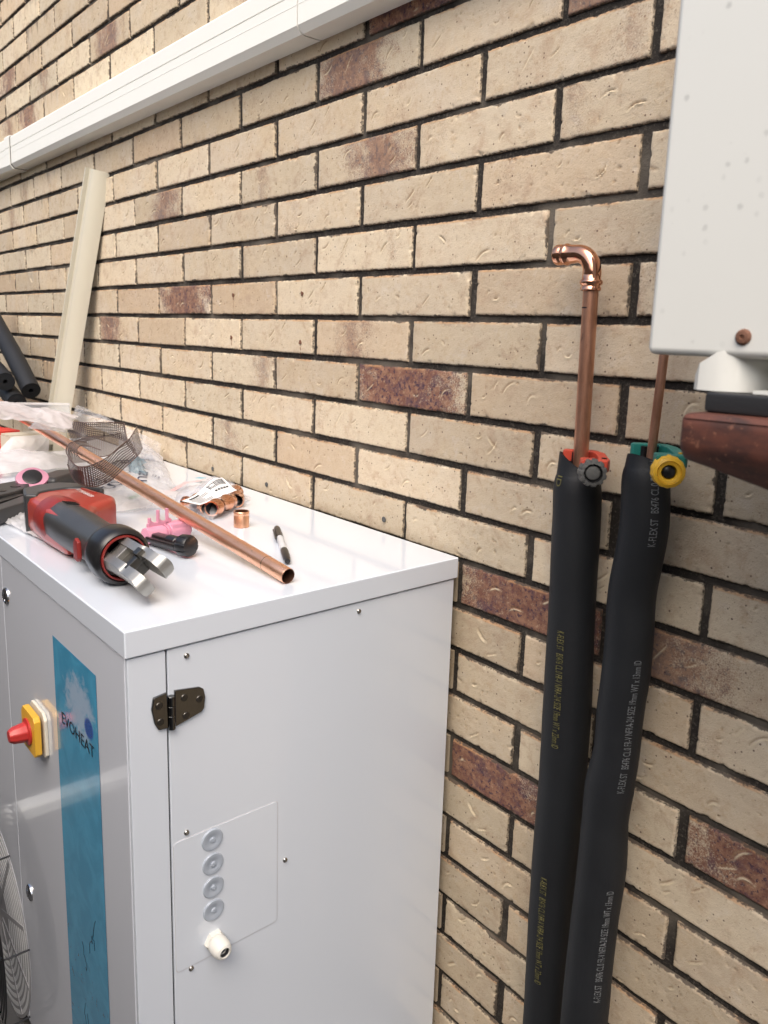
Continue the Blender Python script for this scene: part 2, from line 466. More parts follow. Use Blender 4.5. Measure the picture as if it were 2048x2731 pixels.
M_ink = plain('navy_ink', (0.02, 0.025, 0.06), 0.5)
M_paper = plain('white_paper', (0.80, 0.80, 0.80), 0.6, 0, 0.03)
M_wtext = plain('white_print', (0.17, 0.18, 0.19), 0.6, 0, 0.5, 300)
M_ytext = plain('yellow_print', (0.115, 0.105, 0.032), 0.7, 0, 0.3, 400)
M_lblk = plain('label_black', (0.012, 0.014, 0.02), 0.6, spec=0.2)
M_rust = plain('rust', (0.16, 0.075, 0.045), 0.85, 0, 0.5, 180, 0.6, 300)
M_pen = plain('pen_grey', (0.55, 0.56, 0.57), 0.4, 0, 0.05)
M_wire = plain('black_wire', (0.012, 0.012, 0.013), 0.35)
M_conc = plain('dark_paving', (0.095, 0.093, 0.09), 0.85, 0, 0.25, 4, 0.4, 120)
M_shade_screen = plain('grey_shade_screen', (0.16, 0.16, 0.165), 0.6, 0, 0.06, 2)
M_bluebag = film_material('blue_film', (0.34, 0.46, 0.52), 0.62, 0.1, 60)
M_film = film_material('clear_film', (0.86, 0.86, 0.88), 0.30, 0.08, 26)
M_milk = film_material('milky_film', (0.84, 0.83, 0.83), 0.74, 0.22, 12)
M_pinkfilm = film_material('pinkish_film', (0.84, 0.80, 0.81), 0.82, 0.22, 10)
M_clearbox = film_material('clear_plastic', (0.72, 0.76, 0.82), 0.45, 0.12, 6)
M_gauze = gauze_material()
M_hem = plain('gauze_hem', (0.10, 0.062, 0.055), 0.5)
M_gstripe = plain('green_stripe', (0.02, 0.30, 0.14), 0.5)
M_pstripe = plain('pink_stripe', (0.75, 0.42, 0.42), 0.5)
M_bstripe = plain('blue_stripe', (0.18, 0.42, 0.52), 0.5)

def ac_material():
    m, nt, N, L, bs = mat('aged_white_enamel')
    tc = node(nt, 'ShaderNodeTexCoord').outputs['Object']
    vo = node(nt, 'ShaderNodeTexVoronoi'); vo.inputs['Scale'].default_value = 75.0; L.new(tc, vo.inputs['Vector'])
    se = node(nt, 'ShaderNodeSeparateColor'); L.new(vo.outputs['Color'], se.inputs[0])
    spot = math_n(nt, 'MULTIPLY', sstep(nt, math_n(nt, 'ADD', vo.outputs['Distance'], math_n(nt, 'MULTIPLY', noise_n(nt, tc, 300.0, 3.0), 0.2)), 0.36, 0.17), sstep(nt, se.outputs[0], 0.35, 0.95))
    spot = math_n(nt, 'MULTIPLY', spot, sstep(nt, noise_n(nt, tc, 7.0, 2.0), 0.40, 0.52))
    c = mixc(nt, noise_n(nt, tc, 5.0, 3.0), (0.64, 0.65, 0.61), (0.68, 0.69, 0.655))
    c = mixc(nt, math_n(nt, 'MULTIPLY', spot, 0.38), c, (0.22, 0.23, 0.22))
    L.new(c, bs.inputs['Base Color']); bs.inputs['Roughness'].default_value = 0.42
    return m
M_ac = ac_material()
def beam_material():
    m, nt, N, L, bs = mat('oiled_hardwood')
    tc = node(nt, 'ShaderNodeTexCoord').outputs['Object']
    mp = node(nt, 'ShaderNodeMapping'); mp.inputs['Scale'].default_value = (0.5, 1, 1); L.new(tc, mp.inputs[0])
    a = noise_n(nt, mp.outputs[0], 60.0, 5.0, 0.65); b_ = noise_n(nt, tc, 220.0, 3.0)
    c = mixc(nt, sstep(nt, a, 0.35, 0.7), (0.105, 0.034, 0.021), (0.04, 0.017, 0.014))
    c = mixc(nt, math_n(nt, 'MULTIPLY', sstep(nt, b_, 0.6, 0.7), 0.5), c, (0.27, 0.12, 0.07))
    L.new(c, bs.inputs['Base Color']); bs.inputs['Roughness'].default_value = 0.6
    return m
M_beam = beam_material()
def label_material():
    m, nt, N, L, bs = mat('blue_label_print')
    tc = node(nt, 'ShaderNodeTexCoord').outputs['UV']
    mp = node(nt, 'ShaderNodeMapping'); mp.inputs['Scale'].default_value = (1.0, 4.5, 1.0); L.new(tc, mp.inputs[0])
    sp = node(nt, 'ShaderNodeSeparateXYZ'); L.new(tc, sp.inputs[0])
    a = noise_n(nt, mp.outputs[0], 3.0, 4.0, 0.6, 1.0); b_ = noise_n(nt, mp.outputs[0], 9.0, 3.0, 0.6, 0.6)
    c = mixc(nt, sstep(nt, a, 0.35, 0.7), (0.04, 0.28, 0.47), (0.06, 0.36, 0.58))
    # splash of water near the top and a darker drop beside it
    dx = math_n(nt, 'MULTIPLY', math_n(nt, 'SUBTRACT', sp.outputs[0], 0.58), 2.6)
    dy = math_n(nt, 'MULTIPLY', math_n(nt, 'SUBTRACT', sp.outputs[1], 0.905), 13.0)
    d = math_n(nt, 'ADD', math_n(nt, 'ADD', math_n(nt, 'MULTIPLY', dx, dx), math_n(nt, 'MULTIPLY', dy, dy)), math_n(nt, 'MULTIPLY', math_n(nt, 'SUBTRACT', b_, 0.5), 2.0))
    c = mixc(nt, math_n(nt, 'MULTIPLY', sstep(nt, d, 0.95, 0.15), 0.8), c, (0.42, 0.52, 0.66))
    ex = math_n(nt, 'MULTIPLY', math_n(nt, 'SUBTRACT', sp.outputs[0], 0.80), 8.0)
    ey = math_n(nt, 'MULTIPLY', math_n(nt, 'SUBTRACT', sp.outputs[1], 0.885), 40.0)
    e = math_n(nt, 'ADD', math_n(nt, 'ADD', math_n(nt, 'MULTIPLY', ex, ex), math_n(nt, 'MULTIPLY', ey, ey)), math_n(nt, 'MULTIPLY', b_, 0.5))
    c = mixc(nt, sstep(nt, e, 1.1, 0.6), c, (0.015, 0.08, 0.34))
    # foam lower down
    low = math_n(nt, 'MULTIPLY', sstep(nt, sp.outputs[1], 0.52, 0.30), sstep(nt, b_, 0.56, 0.72))
    c = mixc(nt, math_n(nt, 'MULTIPLY', low, 0.5), c, (0.04, 0.13, 0.22))
    L.new(c, bs.inputs['Base Color']); bs.inputs['Roughness'].default_value = 0.16
    bs.inputs['Coat Weight'].default_value = 0.6; bs.inputs['Coat Roughness'].default_value = 0.05
    return m
M_label = label_material()
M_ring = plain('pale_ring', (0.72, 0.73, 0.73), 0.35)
M_mirrored_spoke = plain('grey_mirrored_spoke', (0.30, 0.30, 0.31), 0.4)
M_ltxt = plain('label_lettering', (0.018, 0.035, 0.055), 0.5, spec=0.3)

# ------------------------------------------------------------------ ground, and an unseen screen opposite, added to shade the lower wall
GZ = -1.62
bm = new(); box(bm, (0, 0, GZ - 0.06), (120, 120, 0.12))
tag(finish(bm, 'ground', M_conc, None, False), kind='structure')

shade_screen = thing('shade_screen', 'unseen grey sheet metal screen, added to shade the lower wall and cabinet front', 'shade_screen', (-1.0, -1.95, GZ))
bm = new()
n = 120
prev = None
FTOP = 0.50
for i in range(n + 1):
    x = -7.0 + 12.0 * i / n
    yy = -1.95 + (0.018 if (i // 2) % 2 else 0.0)
    a = bm.verts.new((x, yy, GZ)); b = bm.verts.new((x, yy, FTOP))
    if prev: bm.faces.new((prev[0], a, b, prev[1]))
    prev = (a, b)
finish(bm, 'sheet', M_shade_screen, shade_screen, False)
bm = new(); box(bm, (-1.0, -1.942, FTOP + 0.015), (12.0, 0.05, 0.04), bev=0.004)
finish(bm, 'shade_screen_rail', M_shade_screen, shade_screen)

gl = thing('ground_trunking', 'spare white trunking length lying on the ground before the cabinet, mirrored in its front', 'trunking', (-1.27, -1.25, GZ))
bm = new(); prism(bm, [(-.03, 0), (.03, 0), (.03, .034), (.022, .042), (-.022, .042), (-.03, .034)], -0.45, 0.45, (-1.27, -1.25, GZ + 0.001), Matrix(((1, 0, 0), (0, 0, 1), (0, 1, 0))), bev=0.002)
finish(bm, 'trunking_length', M_pvc, gl)

# ------------------------------------------------------------------ brick wall
U, CH = 0.155, 0.0855            # half-brick pitch, course pitch
BW, BH = 0.298, 0.0750
wall = thing('brick_wall', 'long wall of cream and tan bricks with dark raked mortar joints', 'wall', (0, 0, GZ))
bm = new(); box(bm, (-1.4, 0.066, (GZ + 2.4) / 2), (8.6, 0.12, 2.4 - GZ))
finish(bm, 'mortar', MMO, wall, False)

def brick_mesh(seed):
    rng = random.Random(seed)
    nx, nz = 130, 34
    off = Vector((seed * 7.3, seed * 3.1, seed * 1.7))
    strokes = []
    for k in range(rng.choice((1, 2, 3, 3, 4))):
        x0 = rng.uniform(-0.125, 0.115); z0 = rng.uniform(-0.026, 0.024)
        ln = rng.uniform(0.008, 0.036); a = rng.choice((0.7, 0.6, 0.9, 0.45, -0.6, 0.2)) + rng.uniform(-0.2, 0.2)
        bend = rng.choice((-1, 1)) * rng.uniform(0.0, 0.55) ** 1.4; w = rng.uniform(0.0011, 0.0021); dp = rng.uniform(0.0012, 0.0026)
        pts = []
        for i in range(7):
            t = i / 6
            aa = a + bend * (t - 0.5) * 2
            pts.append((x0 + math.cos(aa) * ln * (t - 0.5), z0 + math.sin(aa) * ln * (t - 0.5) + bend * 0.15 * ln * (t - 0.5) ** 2 * 4))
        strokes.append((pts, w, dp, rng.random()))
    def relief(x, z):
        y = noise.noise(Vector((x * 14, z * 14, 0)) + off) * 0.0009 + noise.noise(Vector((x * 70, z * 70, 3)) + off) * 0.0004
        y += noise.noise(Vector((x * 260, z * 260, 5)) + off) * 0.00018
        cr = 0.0
        for pts, w, dp, kind in strokes:
            best = 1e9; sgn = 0.0; tt = 0.0
            for i in range(6):
                ax, az = pts[i]; bx_, bz = pts[i + 1]
                dx, dz = bx_ - ax, bz - az; l2 = dx * dx + dz * dz
                t = max(0.0, min(1.0, ((x - ax) * dx + (z - az) * dz) / l2))
                qx, qz = ax + dx * t - x, az + dz * t - z
                d = math.hypot(qx, qz)
                if d < best: best = d; sgn = qz; tt = (i + t) / 6
            if best < w * 4.5:
                taper = min(1.0, 4 * tt + 0.25) * min(1.0, 4 * (1 - tt) + 0.25)
                y += dp * taper * math.exp(-(best / w) ** 2)
                s = best if sgn > 0 else -best          # below the stroke: lip
                y -= dp * 0.65 * taper * math.exp(-((s - 1.6 * w) / (0.9 * w)) ** 2)
                cr += 1.0 * taper * math.exp(-((s - 1.5 * w) / (0.8 * w)) ** 2)
                cr -= (0.9 if kind > 0.35 else 0.35) * taper * math.exp(-((s + 0.4 * w) / (0.9 * w)) ** 2)
        return y, max(-1.0, min(1.0, cr))
    verts, faces, crs = [], [], []
    for j in range(nz + 1):
        for i in range(nx + 1):
            u = i / nx * 2 - 1; v = j / nz * 2 - 1
            x = u * BW / 2; z = v * BH / 2
            ex, ez = BW / 2 - abs(x), BH / 2 - abs(z)
            y, c = relief(x, z)
            e = min(ex, ez)
            if e < 0.0032:
                k = 1 - e / 0.0032
                y += 0.0026 * k * k
            jx = (noise.noise(Vector((z * 60, 9, u)) + off) * 0.0012 + noise.noise(Vector((z * 300, 4, u)) + off) * 0.0006) * max(0, 1 - ex / 0.02)
            jz = (noise.noise(Vector((x * 40, 2, v)) + off) * 0.0013 + noise.noise(Vector((x * 260, 7, v)) + off) * 0.0007) * max(0, 1 - ez / 0.02)
            ch = noise.noise(Vector((x * 95, z * 95, 11)) + off)
            if ch > 0.30 and e < 0.009: y += (ch - 0.30) * 0.010 * (1 - e / 0.009)
            pit = noise.noise(Vector((x * 170, z * 170, 17)) + off)
            if pit > 0.52: y += (pit - 0.52) * 0.006; c -= (pit - 0.52) * 2.5
            verts.append((x + jx, y, z + jz)); crs.append(c)
    W = nx + 1
    for j in range(nz):
        for i in range(nx):
            a = j * W + i
            faces.append((a, a + 1, a + W + 1, a + W))
    loop = [i for i in range(W)] + [j * W + nx for j in range(1, nz + 1)] + [nz * W + i for i in range(nx - 1, -1, -1)] + [j * W for j in range(nz - 1, 0, -1)]
    base = len(verts)
    for k in loop:
        x, y, z = verts[k]; verts.append((x, 0.03, z)); crs.append(0.0)
    nL = len(loop)
    for k in range(nL):
        faces.append((loop[(k + 1) % nL], loop[k], base + k, base + (k + 1) % nL))
    me = bpy.data.meshes.new('brick')
    me.from_pydata(verts, [], faces); me.update()
    at = me.attributes.new('crease', 'FLOAT', 'POINT'); at.data.foreach_set('value', crs)
    me.polygons.foreach_set('use_smooth', [True] * len(me.polygons))
    me.set_sharp_from_angle(angle=R(50))
    me.materials.append(MB)
    return me
brick_meshes = [brick_mesh(s) for s in range(1, 31)]
BURN = {(-2, 4): (.75, .35), (-2, 2): (.68, .66), (-8, 2): (.62, .68), (-7, -1): (.85, .52), (-10, -2): (.72, .25), (-2, -2): (.50, .45),
        (-1, -3): (.95, .42), (-5, -3): (.45, .85), (-5, -5): (.45, .25), (1, -7): (1.0, .62), (3, -7): (.7, .3), (1, -11): (1.0, .25),
        (4, -10): (1.0, .62), (2, 4): (.7, .12), (-1, 5): (.9, .35), (-10, 8): (.66, .48), (-14, 8): (.5, .55), (-17, 9): (.7, .7),
        (-15, 7): (.75, .35), (-17, 7): (.55, .6), (-16, 4): (.45, .6), (-17, 3): (.45, .5), (-5, 7): (.45, .6), (-6, 3): (.25, .6),
        (0, 5): (.2, .5), (-4, 2): (.3, .3), (-1, 3): (.2, .3), (-3, -4): (.22, .5), (2, 1): (.22, .15), (1, 1): (.2, .2)}
slots = []
for c in range(-19, 26):
    for u in range(-38, 13):
        if (u - c) % 2: continue
        x, z = (u + 1) * U, (c + 0.5) * CH
        if not (GZ < z - 0.04 and z < 2.35 and -5.4 < x < 2.6): continue
        hits = 0
        for sx in (-1, -0.5, 0, 0.5, 1):
            for sz in (-1, 1):
                q = proj((x + sx * 0.15, 0, z + sz * 0.037))
                if q is None or not (-25 < q[0] < 2073 and -25 < q[1] < 2756): continue
                # behind the cabinet?
                d = Vector((x + sx * 0.15, 0, z + sz * 0.037)) - CAM
                t = (-0.5015 - CAM.z) / d.z if d.z < 0 else 9
                if t < 1:
                    w = CAM + d * t
                    if -1.6 < w.x < 0.168 and -0.62 < w.y: continue
                    t2 = (0.168 - CAM.x) / d.x
                    if 0 < t2 < 1 and -0.62 < (CAM + d * t2).y < -0.016 and (CAM + d * t2).z < -0.5: continue
                hits += 1
        q = proj((x, 0, z))
        slots.append((0 if hits else 1, q[2] if q else 99, u, c, x, z))
slots.sort()
rb = random.Random(5)
rest = new()
for k, (hid, dist, u, c, x, z) in enumerate(slots):
    if k < 300 and not hid:
        me = brick_meshes[rb.randrange(len(brick_meshes))]
        o = bpy.data.objects.new('brick', me)
        b, ctr = BURN.get((u, c), (0.0, 0.5))
        if (u, c) not in BURN and rb.random() < 0.26: b, ctr = rb.uniform(0.12, 0.30), rb.choice((rb.uniform(0, .2), rb.uniform(.8, 1), rb.random()))
        o.color = (b, ctr, rb.random() ** 1.4 * 0.85, 1)
        link(o, wall)
        o.location = Vector((x + rb.uniform(-.0015, .0015), rb.uniform(-0.0008, 0.0008), z + rb.uniform(-.0008, .0008))) - Vector(wall.location)
        o.scale = (rb.uniform(0.982, 1.008), 1, rb.uniform(0.985, 1.012))
        o.rotation_euler = (rb.uniform(-.006, .006), rb.uniform(-.004, .004), rb.uniform(-.003, .003))
    else:
        box(rest, (x, 0.016, z), (BW, 0.03, BH))
o = finish(rest, 'brick', MBF, wall, False); o['kind'] = 'stuff'

# old screw holes with rust runs
for i, (px, py) in enumerate(((622, 787), (806, 783), (617, 900), (801, 913))):
    p = ony(px, py, -0.0012)
    bm = new()
    lathe(bm, [(0.0001, -0.0006), (0.0042, -0.0004), (0.0050, 0.0012), (0.0030, 0.0016)], p, (0, -1, 0), 14, 0, lambda a, h: 1 + 0.18 * math.sin(3 * a + i))
    finish(bm, 'rusty_hole', M_rust, wall)
    L_ = (0.052, 0.010, 0.020, 0.030)[i]
    bm = new()
    vs = []
    for j in range(9):
        t = j / 8
        w = 0.0026 * (1 - 0.7 * t) * (1 + 0.3 * math.sin(j * 2.1 + i))
        vs.append((bm.verts.new((p.x - w, -0.0011, p.z - 0.004 - L_ * t)), bm.verts.new((p.x + w, -0.0011, p.z - 0.004 - L_ * t))))
    for a, b in zip(vs, vs[1:]): bm.faces.new((a[0], a[1], b[1], b[0]))
    m, nt, N, L, bs = mat('rust_run')
    tc = node(nt, 'ShaderNodeTexCoord').outputs['Object']
    bs.inputs['Base Color'].default_value = (0.33, 0.13, 0.045, 1); bs.inputs['Roughness'].default_value = 0.9
    L.new(math_n(nt, 'MULTIPLY', sstep(nt, noise_n(nt, tc, 260.0, 4.0, 0.7), 0.40, 0.62), 0.55), bs.inputs['Alpha'])
    finish(bm, 'rust_run', m, wall, False)
# two old plugs low on the wall behind the cabinet
for px, py in ((568, 1250), (712, 1292), (1025, 1385)):
    p = ony(px, py, -0.001)
    bm = new(); lathe(bm, [(0.0001, 0.0), (0.0045, 0.0), (0.0060, 0.0014), (0.0055, 0.0024)], p, (0, -1, 0), 14)
    finish(bm, 'wall_plug', M_gryknob, wall)

# ------------------------------------------------------------------ pipe trunking high on the wall
trunk = thing('pipe_trunking', 'long white plastic pipe trunking fixed along the brick wall', 'trunking', (-1.0, 0, 0.51))
def trunk_profile(g=0.0):
    # (y outwards, z), from the wall round the front and back
    d, zt, zb = 0.058 + g, 0.5715 + g, 0.4585 - g
    return [(0.0, zb), (d - 0.026, zb - 0.0005), (d - 0.011, zb + 0.0005), (d, zb + 0.0145),
            (d, 0.5090), (d + 0.0006, 0.5102), (d, 0.5114), (d, 0.5292), (d - 0.0016, 0.5300), (d - 0.0016, 0.5318), (d, 0.5326),
            (d, zt - 0.006), (d - 0.002, zt - 0.002), (d - 0.007, zt), (0.0, zt)]
def trunk_run(x0, x1, g=0.0, name='cover', m=M_pvc, nseg=1):
    bm = new(); pr_ = trunk_profile(g)
    cols = []
    for i in range(nseg + 1):
        x = x0 + (x1 - x0) * i / nseg
        cols.append([bm.verts.new((x, -y, z)) for y, z in pr_])
    for a, b in zip(cols, cols[1:]):
        for k in range(len(pr_) - 1): bm.faces.new((a[k], a[k + 1], b[k + 1], b[k]))
    bm.faces.new(cols[0]); bm.faces.new(cols[-1])
    return finish(bm, name, m, trunk, True, 25)
xg = ony(793, 30, -0.058).x
trunk_run(-2.235, xg - 0.0022)
trunk_run(xg + 0.0022, 1.6)
trunk_run(-5.0, -2.262)
trunk_run(xg - 0.012, xg + 0.012, -0.004, 'inner_sleeve', M_gap)
trunk_run(-2.30, -2.24, 0.0042, 'joint_collar')
trunk_run(-2.241, -2.2365, 0.0012, 'collar_seal', M_gap)

# ------------------------------------------------------------------ loose trunking length leaning on the wall
plank = thing('trunking_offcut', 'beige plastic trunking lid leaning upright against the bricks', 'trunking', (-1.85, -0.08, -0.5))
yb_, yt_ = -0.105, -0.026
Lb = [ony(108, 1112, yb_), ony(166, 1112, yb_), ony(174, 1112, yb_ - 0.004), ony(186, 1112, yb_ - 0.014)]
B0 = ony(101, 1140, yb_); B1 = ony(181, 1140, yb_ - 0.002)
T0 = ony(217, 453, yt_); T1 = ony(283, 449, yt_)
wv = (T1 - T0); wd = 0.102
wv = Vector((wv.x, 0, wv.z)).normalized() * wd
ax_ = ((T0 + T1) / 2 - (B0 + B1) / 2)
axn = ax_.normalized()
wv = (wv - axn * wv.dot(axn)).normalized() * wd
nrm = axn.cross(wv.normalized()); nrm = -nrm if nrm.y > 0 else nrm
base = (B0 + B1) / 2 - axn * 0.75
tip = (T0 + T1) / 2
prof = [(-.50, -.016), (-.50, .006), (-.485, .009), (-.42, .009), (-.40, -.003), (-.24, -.003), (-.115, -.003), (-.105, -.013), (-.035, -.013), (-.02, .005), (.02, .0065), (.08, .0060), (.15, .0045), (.22, .0015), (.29, -.003), (.35, -.0085), (.41, -.016), (.46, -.025), (.50, -.036),
        (.485, -.037), (.44, -.026), (.38, -.015), (.30, -.007), (.20, -.002), (.02, .002), (-.02, -.015), (-.12, -.015), (-.42, -.006), (-.485, .003), (-.485, -.016)]
bm = new(); rings = []
for q, cut in ((base, 0), (tip, 1)):
    rg = []
    for s, h in prof:
        e = 0.0
        if cut: e = 0.010 * s
        rg.append(bm.verts.new(q + wv * s + nrm * h + axn * e))
    rings.append(rg)
nP = len(prof)
for k in range(nP): bm.faces.new((rings[0][k], rings[0][(k + 1) % nP], rings[1][(k + 1) % nP], rings[1][k]))
bm.faces.new(rings[0]); bm.faces.new(rings[1])
finish(bm, 'lid_strip', M_beige, plank, True, 40)

# ------------------------------------------------------------------ lengths of foam insulation at the far left
def foam_roll(label, a, b, r, hole=0.008):
    t = thing('foam_pipe_length', label, 'insulation', a, 'black foam lengths stacked at the far end')
    bm = new(); n = 12
    a, b = Vector(a), Vector(b)
    tube(bm, [a.lerp(b, i / n) + Vector((0, 0, 0.006 * math.sin(i * 0.5))) for i in range(n + 1)], r, 28, caps=False)
    ax = (a - b).normalized()
    lathe(bm, [(r, 0), (hole, 0), (hole * 0.95, -0.03), (0.0001, -0.031)], a, ax, 28, close=False)
    lathe(bm, [(r, 0), (0.0001, 0.0)], b, -ax, 28, close=False)
    bmesh.ops.remove_doubles(bm, verts=bm.verts, dist=0.0002)
    finish(bm, 'foam_tube', M_foam, t, True, 50)
e1 = ony(83, 1042, -0.13)
foam_roll('black foam pipe length with its open end beside the leaning beige lid', e1, e1 + Vector((-0.62, 0.01, 0.335)), 0.033)
e2 = ony(14, 1018, -0.20)
foam_roll('black foam pipe length lowest of the stack behind the copper pipe', e2, e2 + Vector((-0.7, 0.05, 0.12)), 0.033)
e3 = ony(44, 1052, -0.17)
foam_roll('black foam pipe length lying between the two others, mostly shadowed', e3 + Vector((0, 0, -0.03)), e3 + Vector((-0.8, 0.05, 0.10)), 0.033)

# ------------------------------------------------------------------ cabinet
XR, YB, YF, HZ = 0.1686, -0.0155, -0.6276, -0.5015
XL, LB = -1.62, -0.5395
cab = thing('pump_cabinet', 'glossy white sheet metal cabinet with a blue label standing against the wall', 'cabinet', (-0.6, -0.32, GZ))
bm = new(); box(bm, ((XL + XR) / 2, (YB + YF) / 2, (HZ + LB) / 2), (XR - XL, YB - YF, HZ - LB), bev=0.0022, seg=3)
finish(bm, 'lid', M_white, cab)
bx0, bx1, by0, by1, bz0 = XL + 0.004, XR - 0.0035, YF + 0.003, YB - 0.006, GZ + 0.06
bm = new(); box(bm, ((bx0 + bx1) / 2, (by0 + by1) / 2, (bz0 + LB) / 2 - 0.003), (bx1 - bx0 - 0.008, by1 - by0 - 0.008, LB - bz0 - 0.004))
finish(bm, 'inner_casing', M_gap, cab, False)
SEAM = -0.5688
# side skin and the return of the front door
bm = new(); box(bm, (bx1 - 0.004, (SEAM + 0.0012 + by1) / 2, (bz0 + LB - 0.0022) / 2), (0.008, by1 - SEAM - 0.0012, LB - 0.0022 - bz0), bev=0.0016)
side = finish(bm, 'side_panel', M_white, cab)
FS = -0.4236     # seam on the front
bm = new()
box(bm, (bx1 - 0.004, (SEAM - 0.0012 + by0) / 2 + 0.0005, (bz0 + LB - 0.0022) / 2), (0.008, SEAM - 0.0012 - by0 - 0.001, LB - 0.0022 - bz0), bev=0.0016)
finish(bm, 'corner_return', M_white, cab)
bm = new(); box(bm, ((bx1 - 0.0085 + FS + 0.001) / 2, by0 + 0.004, (bz0 + LB - 0.0022) / 2), (bx1 - 0.0085 - FS - 0.001, 0.008, LB - 0.0022 - bz0), bev=0.0016)
front = finish(bm, 'front_door', M_front, cab)
bm = new(); box(bm, ((bx0 + FS - 0.001) / 2, by0 + 0.004, (bz0 + LB - 0.0022) / 2), (FS - 0.001 - bx0, 0.008, LB - 0.0022 - bz0), bev=0.0016)
finish(bm, 'fan_panel', M_front, cab)
for fx in (-1.5, 0.05):
    for fy in (-0.56, -0.09):
        bm = new(); lathe(bm, [(0.03, 0), (0.03, 0.012), (0.022, 0.02), (0.022, 0.062)], (fx, fy, GZ), (0, 0, 1), 20)
        finish(bm, 'foot', M_rub, cab)
SX = bx1     # plane of the side skin
# access cover with rounded corners, a hair proud of the side
def rrect(y0, z0, y1, z1, r, n=6):
    pts = []
    for cx, cz, a0 in ((y1 - r, z1 - r, 0), (y0 + r, z1 - r, 90), (y0 + r, z0 + r, 180), (y1 - r, z0 + r, 270)):
        for k in range(n + 1):
            a = R(a0 + 90 * k / n); pts.append((cx + math.cos(a) * r, cz + math.sin(a) * r))
    return pts
SIDE = Matrix(((0, 0, 1), (1, 0, 0), (0, 1, 0)))     # outline (y,z) -> world, height along +X
bm = new(); prism(bm, rrect(-0.5655, -1.0485, -0.3905, -0.8335, 0.007), -0.0002, 0.0004, (SX, 0, 0), SIDE, mi=0)
finish(bm, 'cover_gap', plain('panel_shadow', (0.55, 0.55, 0.58), 0.5), cab, False)
bm = new(); prism(bm, rrect(-0.5645, -1.0475, -0.3915, -0.8345, 0.006), 0.0, 0.0009, (SX, 0, 0), SIDE, bev=0.0004, seg=2)
finish(bm, 'access_cover', M_white, cab)
for (y, z) in ((-0.5399, -0.5565), (-0.2380, -0.5560), (-0.5448, -0.8251), (-0.3765, -0.9447), (-0.5414, -1.0521)):
    bm = new(); lathe(bm, [(0.0042, 0.0), (0.0042, 0.0009), (0.0036, 0.0021), (0.0022, 0.0029), (0.0012, 0.0030), (0.0010, 0.0021), (0.0001, 0.0021)], (SX, y, z), (1, 0, 0), 20)
    finish(bm, 'dome_screw', M_screw, cab)
CX_ = SX + 0.0009
for (y, z) in ((-0.5048, -0.8530), (-0.5042, -0.8932), (-0.5040, -0.9322), (-0.5040, -0.9712)):
    bm = new(); lathe(bm, [(0.0172, 0.0), (0.0172, 0.0010), (0.0160, 0.0022), (0.0105, 0.0026), (0.0078, 0.0012), (0.0042, 0.0010), (0.0036, 0.0030), (0.0014, 0.0034), (0.0001, 0.0022)], (CX_, y, z), (1, 0, 0), 32)
    finish(bm, 'grommet', M_silic, cab)
gy, gz = -0.5035, -1.0225
bm = new()
lathe(bm, [(0.0168, 0.0), (0.0168, 0.0065), (0.0155, 0.0078)], (CX_, gy, gz), (1, 0, 0), 6)
gn = finish(bm, 'cable_gland', M_nylon, cab, True, 20)
bm = new()
lathe(bm, [(0.0150, 0.0078), (0.0150, 0.0120), (0.0158, 0.0124)], (CX_, gy, gz), (1, 0, 0), 6, wob=lambda a, h: 0.985)
lathe(bm, [(0.0148, 0.0110), (0.0152, 0.0200), (0.0140, 0.0275), (0.0112, 0.0330), (0.0082, 0.0345), (0.0074, 0.0338), (0.0070, 0.0240)], (CX_, gy, gz), (1, 0, 0), 32, close=False)
finish(bm, 'gland_nut', M_nylon, gn, True, 35).location = (0, 0, 0)
bm = new(); lathe(bm, [(0.0071, 0.0325), (0.0071, 0.0240), (0.0001, 0.0240)], (CX_, gy, gz), (1, 0, 0), 24, close=False)
finish(bm, 'gland_bore', M_gap, gn, True, 35)
# hinge
hg_a = [(-0.5905, -0.6035), (-0.5712, -0.6008), (-0.5700, -0.6532), (-0.5842, -0.6522), (-0.5895, -0.6420), (-0.5935, -0.6200)]
hg_b = [(-0.5600, -0.6010), (-0.5225, -0.6062), (-0.5165, -0.6105), (-0.5140, -0.6230), (-0.5158, -0.6390), (-0.5195, -0.6440), (-0.5560, -0.6535), (-0.5600, -0.6540)]
bm = new(); prism(bm, hg_a, 0.0002, 0.0045, (SX, 0, 0), SIDE, bev=0.0012, seg=3)
hl = finish(bm, 'hinge_leaf', M_hinge, cab)
bm = new(); prism(bm, hg_b, 0.0002, 0.0045, (SX, 0, 0), SIDE, bev=0.0012, seg=3)
hr = finish(bm, 'hinge_leaf', M_hinge, cab)
for z0, z1 in ((-0.6070, -0.6210), (-0.6214, -0.6350), (-0.6354, -0.6560)):
    bm = new(); lathe(bm, [(0.0044, 0), (0.0052, 0.0006), (0.0052, z0 - z1 - 0.0006), (0.0044, z0 - z1)], (SX + 0.0042, -0.5652, z1), (0, 0, 1), 20)
    finish(bm, 'hinge_knuckle', M_hinge, cab)
for par, pts in ((hl, ((-0.5830, -0.6165), (-0.5815, -0.6405))), (hr, ((-0.5462, -0.6150), (-0.5235, -0.6235), (-0.5440, -0.6425)))):
    for y, z in pts:
        bm = new()
        lathe(bm, [(0.0052, 0.0047), (0.0046, 0.0054), (0.0030, 0.0058), (0.0001, 0.0052)], (SX, y, z), (1, 0, 0), 20)
        box(bm, (SX + 0.0057, y, z), (0.0006, 0.0048, 0.0011)); box(bm, (SX + 0.0057, y, z), (0.0007, 0.0011, 0.0048))
        finish(bm, 'hinge_screw', M_steeld, par)
